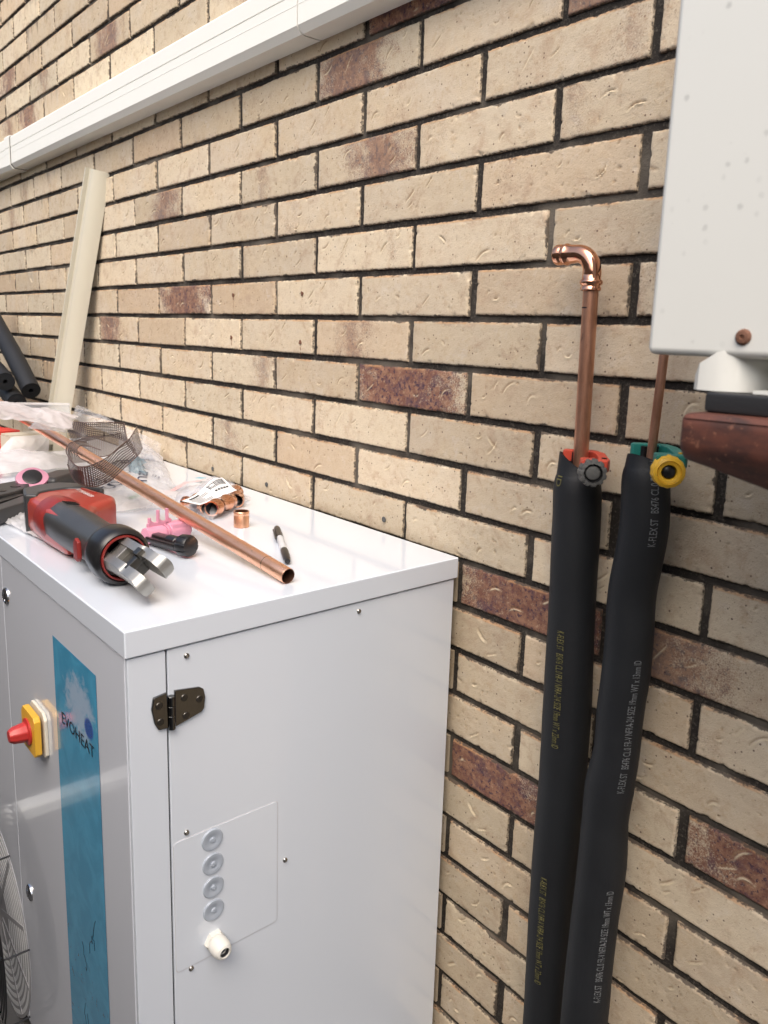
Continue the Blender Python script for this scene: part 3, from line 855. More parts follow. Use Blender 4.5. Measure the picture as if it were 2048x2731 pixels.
# front: blue label with lettering, isolator switch, latches, fan guard
FY = by0
me = bpy.data.meshes.new('label')
lx0, lx1, lz0, lz1 = -0.1361, 0.0520, -1.46, -0.6047
me.from_pydata([(lx0, FY - 0.0006, lz0), (lx1, FY - 0.0006, lz0), (lx1, FY - 0.0006, lz1), (lx0, FY - 0.0006, lz1)], [], [(0, 1, 2, 3)])
uvl = me.uv_layers.new(name='UVMap')
for i, uv in enumerate(((0, 0), (1, 0), (1, 1), (0, 1))): uvl.data[i].uv = uv
me.materials.append(M_label)
lab = bpy.data.objects.new('blue_label', me); link(lab, cab); lab.location = -Vector(cab.location)
lettering('EVOHEAT', 0.03, (-0.108, FY - 0.0012, -0.7440), (1, 0, 0), (0, 0, 1), M_lblk, lab, fit=0.142, hscale=0.020)
for q in range(5):     # scuffs and pen scratches low on the label
    rr = random.Random(q + 3)
    x, z = rr.uniform(-0.09, 0.03), rr.uniform(-1.28, -0.98)
    bm = new(); tube(bm, [(x + 0.012 * math.sin(i * 0.4 + q) + 0.003 * i * (rr.random() - .5), FY - 0.0008, z - i * rr.uniform(0.006, 0.012)) for i in range(7)], 0.0004, 5)
    finish(bm, 'scratch', M_lblk, lab)
ic = Vector((-0.228, FY, -0.805))
IM = Matrix(((1, 0, 0), (0, 0, -1), (0, 1, 0)))
bm = new(); prism(bm, [(-.041, -.030), (-.030, -.041), (.034, -.041), (.041, -.034), (.041, .030), (.030, .041), (-.030, .041), (-.041, .030)], 0, 0.006, ic, IM, bev=0.002)
iso = finish(bm, 'isolator_switch', M_cream, cab)
bm = new(); prism(bm, [(-.037, -.026), (-.028, -.037), (.030, -.037), (.037, -.030), (.037, .030), (.030, .037), (-.028, .037), (-.037, .026)], 0.0102, 0.0215, ic, IM, bev=0.0015)
finish(bm, 'yellow_plate', M_yel, iso)
bm = new(); lathe(bm, [(0.0235, 0.0217), (0.0235, 0.0245), (0.0175, 0.0260), (0.0165, 0.034), (0.0145, 0.046), (0.0105, 0.053), (0.0001, 0.0538)], ic, (0, -1, 0), 32, wob=lambda a, h: 1.0 if h < 0.025 else 1 - 0.10 * (0.5 + 0.5 * math.cos(8 * a)))
finish(bm, 'red_knob', M_redk, iso, True, 50)
for z, x in ((-0.5955 - 0.018, -0.3985), (-1.2110, -0.3600)):
    bm = new()
    lathe(bm, [(0.0165, 0.0), (0.0160, 0.0025), (0.0130, 0.0048), (0.0095, 0.0052), (0.0085, 0.0035), (0.0001, 0.0035)], (x, FY, z), (0, -1, 0), 32)
    box(bm, (x, FY - 0.0045, z), (0.0050, 0.004, 0.015), bev=0.001)
    finish(bm, 'chrome_latch', M_chrome, cab)
fc = Vector((-0.622, FY, -1.415))
def ring_pts(r, y, n=72): return [(fc.x + math.cos(2 * math.pi * k / n) * r, y, fc.z + math.sin(2 * math.pi * k / n) * r) for k in range(n + 1)]
bm = new(); lathe(bm, [(0.228, 0.0), (0.228, 0.0012), (0.0001, 0.0012)], fc, (0, -1, 0), 72)
finish(bm, 'fan_mouth', plain('grey_fan_mouth', (0.28, 0.28, 0.29), 0.4), cab)
for i in range(9):  # flat pale rings painted on as the guard's reflection in the glossy panel
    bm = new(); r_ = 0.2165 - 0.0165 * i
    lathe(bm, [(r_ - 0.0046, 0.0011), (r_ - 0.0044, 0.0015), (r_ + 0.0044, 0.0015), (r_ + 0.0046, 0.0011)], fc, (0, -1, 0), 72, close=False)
    finish(bm, 'mirrored_ring', M_ring, cab)
for k in range(10):  # grey bars across them, painted as the mirrored spokes
    a = R(-14 + 36 * k)
    bm = new(); box(bm, fc + Vector((math.cos(a) * 0.125, -0.0016, math.sin(a) * 0.125)), (0.19, 0.0014, 0.010), Matrix.Rotation(-a, 3, 'Y'))
    finish(bm, 'mirrored_spoke', M_mirrored_spoke, cab, False)
bm = new()
for i in range(9): tube(bm, ring_pts(0.236 - i * 0.0145, FY - 0.050), 0.0019, 8, caps=False)
for k in range(8):
    a = 2 * math.pi * (k + 0.30) / 8
    tube(bm, [(fc.x + math.cos(a) * r, yy, fc.z + math.sin(a) * r) for r, yy in ((0.05, FY - 0.052), (0.15, FY - 0.052), (0.228, FY - 0.052), (0.237, FY - 0.048), (0.240, FY - 0.04), (0.241, FY - 0.001))], 0.0021, 8)
g_ = finish(bm, 'wire_guard', M_wire, cab); g_['kind'] = 'stuff'

# ------------------------------------------------------------------ risers: pipes, foam, cutters
def foam_sleeve(label, data, y0, y1, mtop):
    t = thing('foam_sleeve', label, 'insulation', ony(*data[0][:2], y0), 'foam sleeves on the risers')
    pts, rad = [], []
    N_ = len(data)
    for i, (cx, py, wpx) in enumerate(data):
        y = y0 + (y1 - y0) * (i / (N_ - 1)) ** 1.5
        p = ony(cx, py, y); w = proj(p)[2]
        pts.append(p); rad.append(wpx / 2 / FPX * w)
    last = pts[-1]; d = (pts[-1] - pts[-2]).normalized()
    while pts[-1].z > GZ + 0.06: pts.append(pts[-1] + d * 0.05); rad.append(rad[-1])
    # resample smoothly
    P2, R2 = [], []
    for i in range(len(pts) - 1):
        p0, p1, p2, p3 = pts[max(i - 1, 0)], pts[i], pts[i + 1], pts[min(i + 2, len(pts) - 1)]
        K_ = 24 if i == 0 else 10
        for k in range(K_):
            s = k / K_
            P2.append(0.5 * ((2 * p1) + (p2 - p0) * s + (2 * p0 - 5 * p1 + 4 * p2 - p3) * s * s + (3 * p1 - p0 - 3 * p2 + p3) * s ** 3))
            R2.append(rad[i] * (1 - s) + rad[i + 1] * s)
    P2.append(pts[-1]); R2.append(rad[-1])
    bm = new()
    rings = tube(bm, P2, R2, 40, caps=False, up=Vector((0, 1, 0)))
    c0 = P2[0]
    for ring, c_ in zip(rings, P2):
        dpt = (c0 - c_).length
        if dpt < 0.030:
            m_ = 0.80 + 0.20 * math.sqrt(max(0.0, 1 - (1 - dpt / 0.030) ** 2))
            for v in ring: v.co = c_ + (v.co - c_) * m_
            R2[P2.index(c_)] *= m_
    for ring, c_ in zip(rings, P2):
        for v in ring:
            v.co += (v.co - c_) * (0.030 * noise.noise(v.co * 9.0) + 0.012 * noise.noise(v.co * 30.0))
    top = rings[0]
    for v in top:      # cut at a slant, higher on the left
        v.co += mtop(v.co - c0)
    inner = [bm.verts.new(c0.lerp(v.co, 0.42) + Vector((0, 0, 0.002))) for v in top]
    deep = [bm.verts.new(c0.lerp(v.co, 0.40) - Vector((0, 0, 0.04))) for v in top]
    n = len(top)
    for k in range(n):
        bm.faces.new((top[k], top[(k + 1) % n], inner[(k + 1) % n], inner[k]))
        bm.faces.new((inner[k], inner[(k + 1) % n], deep[(k + 1) % n], deep[k]))
    finish(bm, 'foam_tube', M_foam, t, True, 50)
    return t, P2, R2
d1 = [(1540, 1262, 126), (1536.5, 1400, 127), (1523, 1665, 124), (1513, 1881, 127), (1498, 2098, 124), (1475, 2362, 118), (1461, 2603, 118)]
d2 = [(1722, 1240, 124), (1718, 1400, 128), (1686, 1580, 124), (1678.5, 1689, 125), (1669.5, 1785, 125), (1655.5, 1881, 123), (1644, 2002, 118), (1625, 2098, 128), (1614.5, 2182, 121), (1605.5, 2302, 127), (1589, 2423, 124), (1575, 2543, 121), (1563, 2663, 121)]
s1, P1, R1 = foam_sleeve('black foam sleeve with faint yellow print, nearer the cabinet', d1, -0.055, -0.055, lambda d: Vector((0, 0, 0.012 - 0.60 * d.x - 0.40 * d.y)))
s2, P2_, R2_ = foam_sleeve('black foam sleeve with white lettering down its length', d2, -0.060, -0.085, lambda d: Vector((0, 0, 0.006 - 0.16 * d.x - 0.40 * d.y)))
def sleeve_text(body, t, P, Rr, za, zb, ang, m, hgt, up):
    """lettering wrapped on a sleeve between heights za (start) and zb (end); ang = bearing round the sleeve from -Y towards +X"""
    zs = [p.z for p in P]
    def at(z):
        if z > zs[0]: return P[0] + Vector((0, 0, z - zs[0])), Rr[0]
        for i in range(len(zs) - 1):
            if zs[i] >= z >= zs[i + 1]:
                k = (zs[i] - z) / max(1e-6, zs[i] - zs[i + 1])
                return P[i].lerp(P[i + 1], k), Rr[i] * (1 - k) + Rr[i + 1] * k
        return P[-1], Rr[-1]
    ln = abs(zb - za); sg = 1 if zb > za else -1
    def warp(s, h):
        c, r = at(za + sg * s)
        r = r * 1.012 + 0.0008
        a = ang + (-(h - hgt / 2) if sg > 0 else (h - hgt / 2)) / r
        return Vector((c.x + math.sin(a) * r, c.y - math.cos(a) * r, c.z))
    lettering(body, 0.02, (0, 0, 0), (1, 0, 0), (0, 1, 0), m, t, fit=ln, hscale=hgt, warp=warp, name='print')
TXT = 'K-FLEX ST   BS476 CL.0 FR-V NFRA-2/4 SIZE 19mm WT x 13mm ID'
TXT1 = 'K-FLEX ST   BS476 CL.0 FR-V NFRA-2/4 SIZE 19mm WT x 22mm ID'
z_of = lambda px, py, y: ony(px, py, y).z
sleeve_text(TXT[:29], s2, P2_, R2_, z_of(1745, 1472, -.1), z_of(1745, 1472, -.1) + 0.112, 0.92, M_wtext, 0.0105, 1)
sleeve_text(TXT, s2, P2_, R2_, z_of(1668, 2136, -.1), z_of(1695, 1776, -.1), 0.98, M_wtext, 0.0105, 1)
sleeve_text(TXT, s2, P2_, R2_, z_of(1605, 2680, -.1), z_of(1630, 2385, -.1), 1.0, M_wtext, 0.0105, 1)
sleeve_text(TXT1, s1, P1, R1, z_of(1500, 1686, -.09), z_of(1490, 2000, -.09), 0.22, M_ytext, 0.011, -1)
sleeve_text(TXT1, s1, P1, R1, z_of(1470, 2355, -.09), z_of(1455, 2640, -.09), 0.20, M_ytext, 0.011, -1)
sleeve_text('ID', s1, P1, R1, z_of(1500, 1268, -.08), z_of(1500, 1296, -.08), -0.25, M_ytext, 0.010, -1)

pipe1 = thing('copper_riser', 'upright weathered copper pipe ending in a shiny elbow', 'pipe', (0.4394, -0.055, -0.6))
pb, pt = Vector((0.4410, -0.055, -0.40)), Vector((0.4337, -0.055, -0.030))
bm = new(); tube(bm, [pb.lerp(pt, i / 8) for i in range(9)], 0.0107, 28)
finish(bm, 'pipe', M_copper_z, pipe1)
# elbow with beaded press sockets
ex_, ez_ = 0.4335, 0.0045
bm = new()
path, rad = [], []
for z, r in ((-0.0465, .0130), (-0.0460, .0142), (-0.0420, .0142), (-0.0410, .0128), (-0.0395, .0128), (-0.0380, .0152), (-0.0350, .0160), (-0.0325, .0152), (-0.0312, .0130), (-0.0240, .0130), (-0.0215, .0130)):
    path.append(Vector((ex_, -0.055, z))); rad.append(r)
cb = Vector((ex_ - 0.026, -0.055, -0.0215))
for k in range(1, 10):
    a = R(90 * k / 10); path.append(cb + Vector((math.cos(a) * 0.026, 0, math.sin(a) * 0.026))); rad.append(0.0126)
for x, r in ((0.4075, .0126), (0.4020, .0130), (0.3935, .0132), (0.3918, .0146), (0.3895, .0154), (0.3870, .0146), (0.3855, .0130), (0.3835, .0128), (0.3820, .0142), (0.3735, .0144), (0.3722, .0138), (0.3718, .0118)):
    path.append(Vector((x, -0.055, ez_))); rad.append(r)
tube(bm, path, rad, 32, caps=False, up=Vector((0, 1, 0)))
finish(bm, 'elbow', M_copper_new, pipe1, True, 60)
bm = new(); lathe(bm, [(0.0119, 0), (0.0115, 0.02), (0.0001, 0.021)], (0.3718, -0.055, ez_), (1, 0, 0), 24, close=False)
finish(bm, 'bore', plain('copper_bore', (0.10, 0.05, 0.03), 0.5, 0.6), pipe1)
bm = new(); lathe(bm, [(0.01085, 0), (0.01085, 0.0016)], (0.4345, -0.055, -0.0705), (0, 0, 1), 28, close=False)
bmesh.ops.delete(bm, geom=[f for f in bm.faces if f.calc_center_median().x > 0.4375], context='FACES')
finish(bm, 'depth_mark', M_lblk, pipe1)

pipe2 = thing('thin_copper_pipe', 'thin copper pipe rising behind the grey white unit', 'pipe', (0.5537, -0.06, -0.6))
qb, qt = ony(1741, 1178, -0.06), ony(1770, 954, -0.06)
dq = (qt - qb)
bm = new(); tube(bm, [qb - dq * 0.6, qb, qt, Vector((qt.x + 0.006, -0.06, 0.1)), Vector((qt.x + 0.006, -0.06, 0.32))], 0.0060, 22)
finish(bm, 'pipe', M_copper_z, pipe2)

def cutter(name_lbl, pc, knob_c, m_body, style, rpipe, up):
    """screw-type mini tube cutter hung on an upright pipe: C frame, two rollers, slide and knob"""
    t = thing('tube_cutter', name_lbl, 'pipe cutter', pc, 'tube cutters clamped on the risers')
    a = (Vector(knob_c) - Vector(pc)); a.z = 0; dist = a.length; a.normalize()
    s = Vector((-a.y, a.x, 0))                       # sideways (towards +X)
    rot = Matrix(((a.x, s.x, 0), (a.y, s.y, 0), (0, 0, 1)))
    pc = Vector(pc); hz = 0.0085
    zc = Vector((0, 0, 1))
    # C-shaped frame seen from above, closed on the +s side, open on the -s side
    fr = [(-.026, -.020), (-.018, -.024), (-.012, -.022), (-.013, -.008), (-.013, .014), (.008, .018), (dist - .022, .012), (dist - .012, -.006), (dist - .004, -.016), (dist - .004, .020), (dist - .016, .026), (.006, .032), (-.018, .026), (-.026, .012)]
    bm = new(); prism(bm, fr, -hz, hz, pc, rot, bev=0.0022, seg=2)
    fo = finish(bm, 'c_frame', m_body, t, True, 40)
    # slide carrying the wheel
    bm = new(); box(bm, pc + rot @ Vector((dist - 0.018, -0.002, 0)), (0.026, 0.021, 0.0165), rot, bev=0.002)
    lathe(bm, [(0.0125, dist - 0.024), (0.0140, dist - 0.022), (0.0140, dist - 0.008), (0.012, dist - 0.006)], pc + Vector((0, 0, knob_c[2] - pc.z)) * 0.6, a, 28)
    finish(bm, 'slide', m_body, t, True, 40)
    for k in (-1, 1):
        bm = new(); lathe(bm, [(0.0001, -0.0078), (0.0042, -0.0078), (0.0042, 0.0078), (0.0001, 0.0078)], pc + rot @ Vector((-0.0085 - rpipe * 0.35, 0.0075 * k, -0.002)), zc, 16)
        finish(bm, 'roller', M_blk, t)
    bm = new(); lathe(bm, [(0.0001, -0.0098), (0.0032, -0.0098), (0.0036, 0.0098), (0.0001, 0.0102)], pc + rot @ Vector((dist - 0.022, 0.0190, 0)), zc, 16)
    finish(bm, 'pivot_pin', M_yel if style == 'yellow' else M_blk, t)
    kc = Vector(knob_c)
    ka = (CAM - kc).normalized(); ka = (ka * 0.35 + a * 0.65 + up).normalized()
    if style == 'grey':
        bm = new()
        rk = 0.0190
        w = lambda ang, h: 1.0 - (0.10 if (math.cos(11 * ang) > 0.25 and h > -0.011) else 0.0)
        lathe(bm, [(rk * .80, -0.013), (rk * .96, -0.012), (rk, -0.010), (rk, 0.004), (rk * .93, 0.0075), (rk * .66, 0.0085)], kc, ka, 88, wob=w, close=False)
        lathe(bm, [(rk * .655, 0.0085), (rk * .62, 0.0085), (rk * .60, 0.003), (rk * .50, 0.003)], kc, ka, 40, mi=1, close=False)
        lathe(bm, [(rk * .50, 0.003), (rk * .50, 0.0060), (rk * .44, 0.0070), (rk * .2, 0.0078), (0.0001, 0.0078)], kc, ka, 40, close=False)
        finish(bm, 'knob', [M_gryknob, M_blk], t, True, 30)
    else:
        bm = new()
        rk = 0.0205
        w = lambda ang, h: 1.0 - (0.035 * (0.5 + 0.5 * math.cos(14 * ang)) if h < 0.004 else 0.0)
        lathe(bm, [(rk * .78, -0.016), (rk * .95, -0.014), (rk, -0.010), (rk * .985, 0.000), (rk * .90, 0.0050), (rk * .70, 0.0068)], kc, ka, 84, wob=w, close=False)
        lathe(bm, [(rk * .70, 0.0068), (rk * .66, 0.0052), (rk * .64, 0.0060), (rk * .46, 0.0050), (rk * .43, 0.0020), (rk * .40, -0.002)], kc, ka, 48, close=False)
        lathe(bm, [(rk * .41, -0.002), (rk * .36, 0.0022), (rk * .2, 0.0038), (0.0001, 0.0042)], kc, ka, 40, mi=1, close=False)
        finish(bm, 'knob', [M_yknob, M_blk], t, True, 35)
    return t
M_yknob = plain('scuffed_yellow_knob', (0.74, 0.43, 0.03), 0.42, 0, 0.05, 30)
_nt = M_yknob.node_tree; _tc = node(_nt, 'ShaderNodeTexCoord').outputs['Object']
_sc = sstep(_nt, noise_n(_nt, _tc, 170.0, 4.0, 0.7, 0.5), 0.60, 0.67)
_old = _nt.nodes['Principled BSDF'].inputs['Base Color'].links[0].from_socket
_nt.links.new(mixc(_nt, math_n(_nt, 'MULTIPLY', _sc, 0.8), _old, (0.10, 0.10, 0.08)), _nt.nodes['Principled BSDF'].inputs['Base Color'])
k1 = ony(1580, 1261, -0.112); k2 = ony(1783, 1259, -0.125)
p1c = Vector((0.4396, -0.055, -0.2800)); p2c = Vector((0.5528, -0.060, -0.2560))
cutter('small red tube cutter with a dark grey knob clamped on the upright pipe', p1c, k1, M_redc, 'grey', 0.0107, Vector((0, 0, 0.02)))
cutter('small green tube cutter with a yellow knob clamped on the thin pipe', p2c, k2, M_grn, 'yellow', 0.006, Vector((0, 0, -0.04)))

# ------------------------------------------------------------------ air conditioner on its bracket, top right
AY = -0.40
ac0 = ony(1722, 944, AY)
ac = thing('air_conditioner', 'aged white outdoor air conditioner casing with mould spots and a rusty screw', 'air conditioner', (1.1, -0.25, ac0.z))
bm = new(); box(bm, (ac0.x + 0.40, AY + 0.15, ac0.z + 0.31), (0.80, 0.30, 0.62), bev=0.006, seg=3)
finish(bm, 'casing', M_ac, ac)
bm = new(); box(bm, (ac0.x + 0.43, AY + 0.17, ac0.z - 0.002), (0.70, 0.22, 0.006))
finish(bm, 'base_tray', M_gap, ac, False)
sp_ = ony(1983, 899, AY)
bm = new(); lathe(bm, [(0.0062, 0), (0.0060, 0.0012), (0.0045, 0.0028), (0.0020, 0.0032), (0.0016, 0.0018), (0.0001, 0.0018)], sp_, (0, -1, 0), 20)
finish(bm, 'rusty_screw', M_rust, ac)
f0 = ony(1900, 1035, -0.365)
bm = new()
fpth = [(0.0, -0.030), (0.006, -0.036), (0.020, -0.037), (0.032, -0.032), (0.041, -0.018), (0.046, 0.004), (0.050, 0.04)]
hts = [0.011, 0.021, 0.030, 0.034, 0.036, 0.037, 0.037]
lo = [bm.verts.new(f0 + Vector((x, y, 0))) for x, y in fpth]; hi = [bm.verts.new(f0 + Vector((x, y, h))) for (x, y), h in zip(fpth, hts)]
lo2 = [bm.verts.new(f0 + Vector((x + 0.0016, y + 0.0022, 0))) for x, y in fpth]; hi2 = [bm.verts.new(f0 + Vector((x + 0.0016, y + 0.0022, h))) for (x, y), h in zip(fpth, hts)]
for k in range(6):
    bm.faces.new((lo[k], lo[k + 1], hi[k + 1], hi[k])); bm.faces.new((lo2[k], lo2[k + 1], hi2[k + 1], hi2[k])); bm.faces.new((hi[k], hi[k + 1], hi2[k + 1], hi2[k]))
bm.faces.new((lo[0], hi[0], hi2[0], lo2[0]))
box(bm, f0 + Vector((0.12, -0.012, 0.0012)), (0.14, 0.045, 0.0024))
finish(bm, 'mounting_foot', M_ac, ac)
bo = f0 + Vector((0.066, -0.022, 0.0024))
bm = new(); lathe(bm, [(0.011, 0), (0.011, 0.002), (0.0085, 0.0022), (0.0085, 0.009), (0.006, 0.0105), (0.0001, 0.0105)], bo, (0, 0, 1), 6)
finish(bm, 'bolt', M_screw, ac, True, 20)
pad = thing('rubber_pad', 'black rubber pad squeezed between the unit foot and the brown beam', 'pad', f0)
bm = new(); box(bm, f0 + Vector((0.112, -0.012, -0.0085)), (0.195, 0.055, 0.016), bev=0.003)
finish(bm, 'pad_block', M_rub, pad)
beam = thing('support_beam', 'worn reddish brown timber beam carrying the air conditioner', 'beam', (1.0, -0.40, -0.2))
zt = f0.z - 0.0170
bm = new()
secs = []
for x, fh, ch in ((0.793, 0.0275, 0.010), (0.812, 0.0280, 0.014), (0.87, 0.030, 0.028), (1.7, 0.034, 0.10)):
    y0 = -0.425
    zz = zt + 0.01 * (x - 0.793)
    secs.append([bm.verts.new((x, yy, z_)) for yy, z_ in ((y0 + 0.004, zz), (y0, zz - 0.004), (y0, zz - fh), (y0 + ch * 0.8, zz - fh - ch), (y0 + 0.085, zz - fh - ch), (y0 + 0.085, zz))])
for a, b in zip(secs, secs[1:]):
    for k in range(6): bm.faces.new((a[k], a[(k + 1) % 6], b[(k + 1) % 6], b[k]))
bm.faces.new(secs[0]); bm.faces.new(secs[-1])
bmesh.ops.bevel(bm, geom=list(bm.edges), offset=0.0055, segments=3, profile=0.5, affect='EDGES')
finish(bm, 'timber', M_beam, beam)
bm = new(); box(bm, (1.25, -0.19, zt - 0.16), (0.05, 0.376, 0.05), bev=0.004); box(bm, (1.25, -0.006, zt - 0.3), (0.07, 0.008, 0.5))
finish(bm, 'wall_arm', M_steeld, beam)

# ------------------------------------------------------------------ things on the lid
def on_lid(px, py, dz=0.0): return onz(px, py, HZ + dz)
# long copper pipe
rp = 0.0128
a0 = on_lid(769, 1537, rp)
a1 = CAM + ray(205, 1200) * 1.86
dp = (a1 - a0).normalized()
lp = thing('long_copper_pipe', 'long copper pipe lying across the cabinet lid, open end towards us', 'pipe', a0)
far = a0 + dp * 2.0
bm = new()
n = 40
L_pipe = (far - a0).length
cut = [0.0, 0.0011, 0.0012, 0.0013]
pts = [a0 + dp * 0.0006] + [a0 + dp * (0.0025 + (L_pipe) * i / n) for i in range(n + 1)]
tube(bm, pts, [rp - 0.0007] + [rp] * (n + 1), 36, caps=False)
lathe(bm, [(rp - 0.0007, 0.0006), (rp - 0.0016, 0.0002), (rp - 0.0018, 0.06), (0.0001, 0.061)], a0, dp, 36, mi=1, close=False)
lathe(bm, [(rp, L_pipe + 0.0025), (0.0001, L_pipe + 0.0025)], a0, dp, 36, close=False)
finish(bm, 'pipe', [M_copper, plain('pipe_bore', (0.16, 0.075, 0.05), 0.45, 0.7)], lp, True, 50)
bm = new(); lathe(bm, [(rp + 0.0001, 0.060), (rp + 0.0003, 0.0605), (rp + 0.0001, 0.061)], a0, dp, 36, close=False)
finish(bm, 'cutting_score', plain('copper_score', (0.13, 0.06, 0.04), 0.4, 0.8), lp)

# standing coupling
cp = on_lid(644, 1404.5)
t = thing('copper_coupling', 'short copper coupling standing upright on the white lid', 'fitting', cp)
rc = 0.0153
bm = new(); lathe(bm, [(rc - .0012, 0.0), (rc, 0.0006), (rc, 0.0225), (rc - .0006, 0.0235), (rc, 0.0255), (rc + .0004, 0.0275), (rc + .0002, 0.0315), (rc - .0006, 0.0322), (rc - .0018, 0.0318)], cp, (0, 0, 1), 40, close=False)
finish(bm, 'sleeve', M_copper, t, True, 50)
bm = new(); lathe(bm, [(rc - .0017, 0.0318), (rc - .0020, 0.002), (0.0001, 0.002)], cp, (0, 0, 1), 40, close=False)
finish(bm, 'bore', plain('coupling_bore', (0.14, 0.06, 0.035), 0.4, 0.8), t, True, 50)

# marker pen
q0, q1 = on_lid(738, 1408, 0.0068), on_lid(767, 1497, 0.0068)
d = (q1 - q0).normalized(); Lp = (q1 - q0).length
t = thing('marker_pen', 'black and grey marker pen lying on the white lid', 'pen', q0)
bm = new(); lathe(bm, [(0.0001, 0), (0.0045, 0.0006), (0.0060, 0.004), (0.0066, 0.012), (0.0068, Lp * 0.34)], q0, d, 28)
cap = finish(bm, 'cap', M_blk, t)
bm = new(); lathe(bm, [(0.0062, Lp * 0.335), (0.0065, Lp * 0.345), (0.0065, Lp * 0.70), (0.0060, Lp * 0.71)], q0, d, 28)
finish(bm, 'barrel', M_pen, t)
bm = new(); lathe(bm, [(0.0056, Lp * 0.70), (0.0068, Lp * 0.71), (0.0072, Lp * 0.76), (0.0064, Lp * 0.95), (0.0045, Lp), (0.0001, Lp * 1.002)], q0, d, 28)
finish(bm, 'end_plug', M_blk, t)
sd = d.cross(Vector((0, 0, 1))).normalized(); sd = -sd if sd.dot(RX) > 0 else sd
bm = new(); box(bm, q0 + d * Lp * 0.25 + sd * 0.0088 + Vector((0, 0, 0.002)), (0.0026, 0.0044, Lp * 0.30), frame_of(d), bev=0.0009)
finish(bm, 'clip', M_blk, cap)

# press tool -------------------------------------------------------
TO = Vector((-0.0082, -0.5536, HZ))
te = Vector((1.0, -0.0072, 0)).normalized(); tn = Vector((0.0072, 1.0, 0)).normalized()
TM = Matrix(((te.x, tn.x, 0), (te.y, tn.y, 0), (0, 0, 1)))
tp = lambda x, y, z: TO + TM @ Vector((x, y, z))
tool = thing('press_tool', 'red and black battery press tool with an open steel jaw holder', 'power tool', tp(-0.2, 0.02, 0))
house = [(-.175, -.030), (-.285, -.034), (-.395, -.030), (-.445, -.014), (-.462, .012), (-.466, .052), (-.440, .082), (-.405, .096), (-.345, .106), (-.308, .110), (-.285, .094), (-.255, .050), (-.20, .028)]
bm = new(); prism(bm, house, 0.004, 0.074, TO, TM, bev=0.015, seg=2)
body = finish(bm, 'red_housing', M_red, tool, True, 45)
# black rubber back shell: slightly proud strip round the rear
rear = [(-.385, -.0345), (-.449, -.0190), (-.4690, .012), (-.4730, .054), (-.446, .0870), (-.407, .1010), (-.366, .1085), (-.362, .0985), (-.382, .0905), (-.400, .0760), (-.4100, .050), (-.4070, .018), (-.395, -.004), (-.370, -.016)]
bm = new(); prism(bm, rear, 0.002, 0.0775, TO, TM, bev=0.005, seg=3)
finish(bm, 'rubber_back', M_blkplast, tool, True, 45)
# dark red recess collar where the barrel leaves the housing
ctr = tp(-0.272, 0.002, 0.0425)
bm = new()
lathe(bm, [(0.030, -0.060), (0.0405, -0.052), (0.0420, -0.030), (0.0418, -0.004), (0.036, 0.010)], ctr, te, 40)
finish(bm, 'recess_collar', M_redd, tool, True, 45)
# barrel grip
BZ_ = 0.0445
bm = new()
hexr = lambda a, h: 1.0 - 0.035 * (0.5 - 0.5 * math.cos(6 * (a + 0.4)))
lathe(bm, [(0.020, -0.298), (0.033, -0.293), (0.0375, -0.272), (0.0380, -0.20), (0.0360, -0.14), (0.0350, -0.075), (0.0375, -0.062), (0.0400, -0.050)], tp(0, 0, BZ_), te, 60, wob=hexr)
grip = finish(bm, 'grip_barrel', M_blkplast, tool, True, 50)
for k in range(4):
    bm = new()
    a = R(38)
    box(bm, tp(-0.262 + k * 0.0075, 0.006, BZ_ + 0.0372), (0.0016, 0.024, 0.0016), TM @ Matrix.Rotation(R(-12), 3, 'X'), bev=0.0006)
    finish(bm, 'grip_rib', M_blk, grip)
bm = new(); prism(bm, [(-.010, -.017), (.006, -.019), (.012, -.012), (.010, .014), (-.002, .019), (-.010, .010)], 0.0, 0.007, tp(-0.098, -0.0335, BZ_ - 0.004), TM @ Matrix(((1, 0, 0), (0, 0, -1), (0, 1, 0))), bev=0.002)
finish(bm, 'release_button', M_redd, tool)
bm = new()
lathe(bm, [(0.036, -0.056), (0.0425, -0.050), (0.0445, -0.040), (0.0445, -0.014), (0.0425, -0.004), (0.0375, 0.000), (0.0345, -0.002), (0.0335, -0.012)], tp(0, 0, 0.0445), te, 56, close=False)
finish(bm, 'rubber_ring', M_blk, tool, True, 50)
bm = new(); lathe(bm, [(0.0350, -0.002), (0.0345, 0.0018), (0.0322, 0.0018), (0.0318, -0.010)], tp(0, 0, 0.0445), te, 56, close=False)
finish(bm, 'red_seal', M_redd, tool)
# steel fork: a slotted cylinder, two cheeks
RO = Matrix.Rotation(R(38), 3, 'X')
def cheek(sgn, m):
    bm = new()
    prof = [(-0.012, 0.0225), (0.030, 0.0225), (0.060, 0.0225), (0.064, 0.0200), (0.090, 0.0190), (0.104, 0.0150), (0.110, 0.008), (0.111, -0.002), (0.108, -0.014), (0.098, -0.0215), (0.070, -0.0235), (0.030, -0.0235), (-0.012, -0.0235)]
    prism(bm, prof, 0.0105, 0.0305, (0, 0, 0), Matrix(((1, 0, 0), (0, 0, sgn), (0, 1, 0))), bev=0.0)
    # round the outside like a turned part
    bmesh.ops.subdivide_edges(bm, edges=[e for e in bm.edges], cuts=2, use_grid_fill=True)
    for v in bm.verts:
        r = math.hypot(v.co.y, v.co.z)
        lim = 0.0325 if v.co.x < 0.08 else 0.0325 - 0.08 * (v.co.x - 0.08)
        if abs(v.co.y) > 0.0110 and r > lim:
            yy = math.sqrt(max(lim * lim - v.co.z * v.co.z, 0.0115 ** 2)); v.co.y = yy * (1 if v.co.y > 0 else -1)
    for v in bm.verts: v.co = tp(0, 0, 0.0445) + TM @ (RO @ v.co)
    return finish(bm, 'jaw_cheek', m, tool, True, 35)
for sgn in (-1, 1):
    ck = cheek(sgn, M_steel)
bm = new()
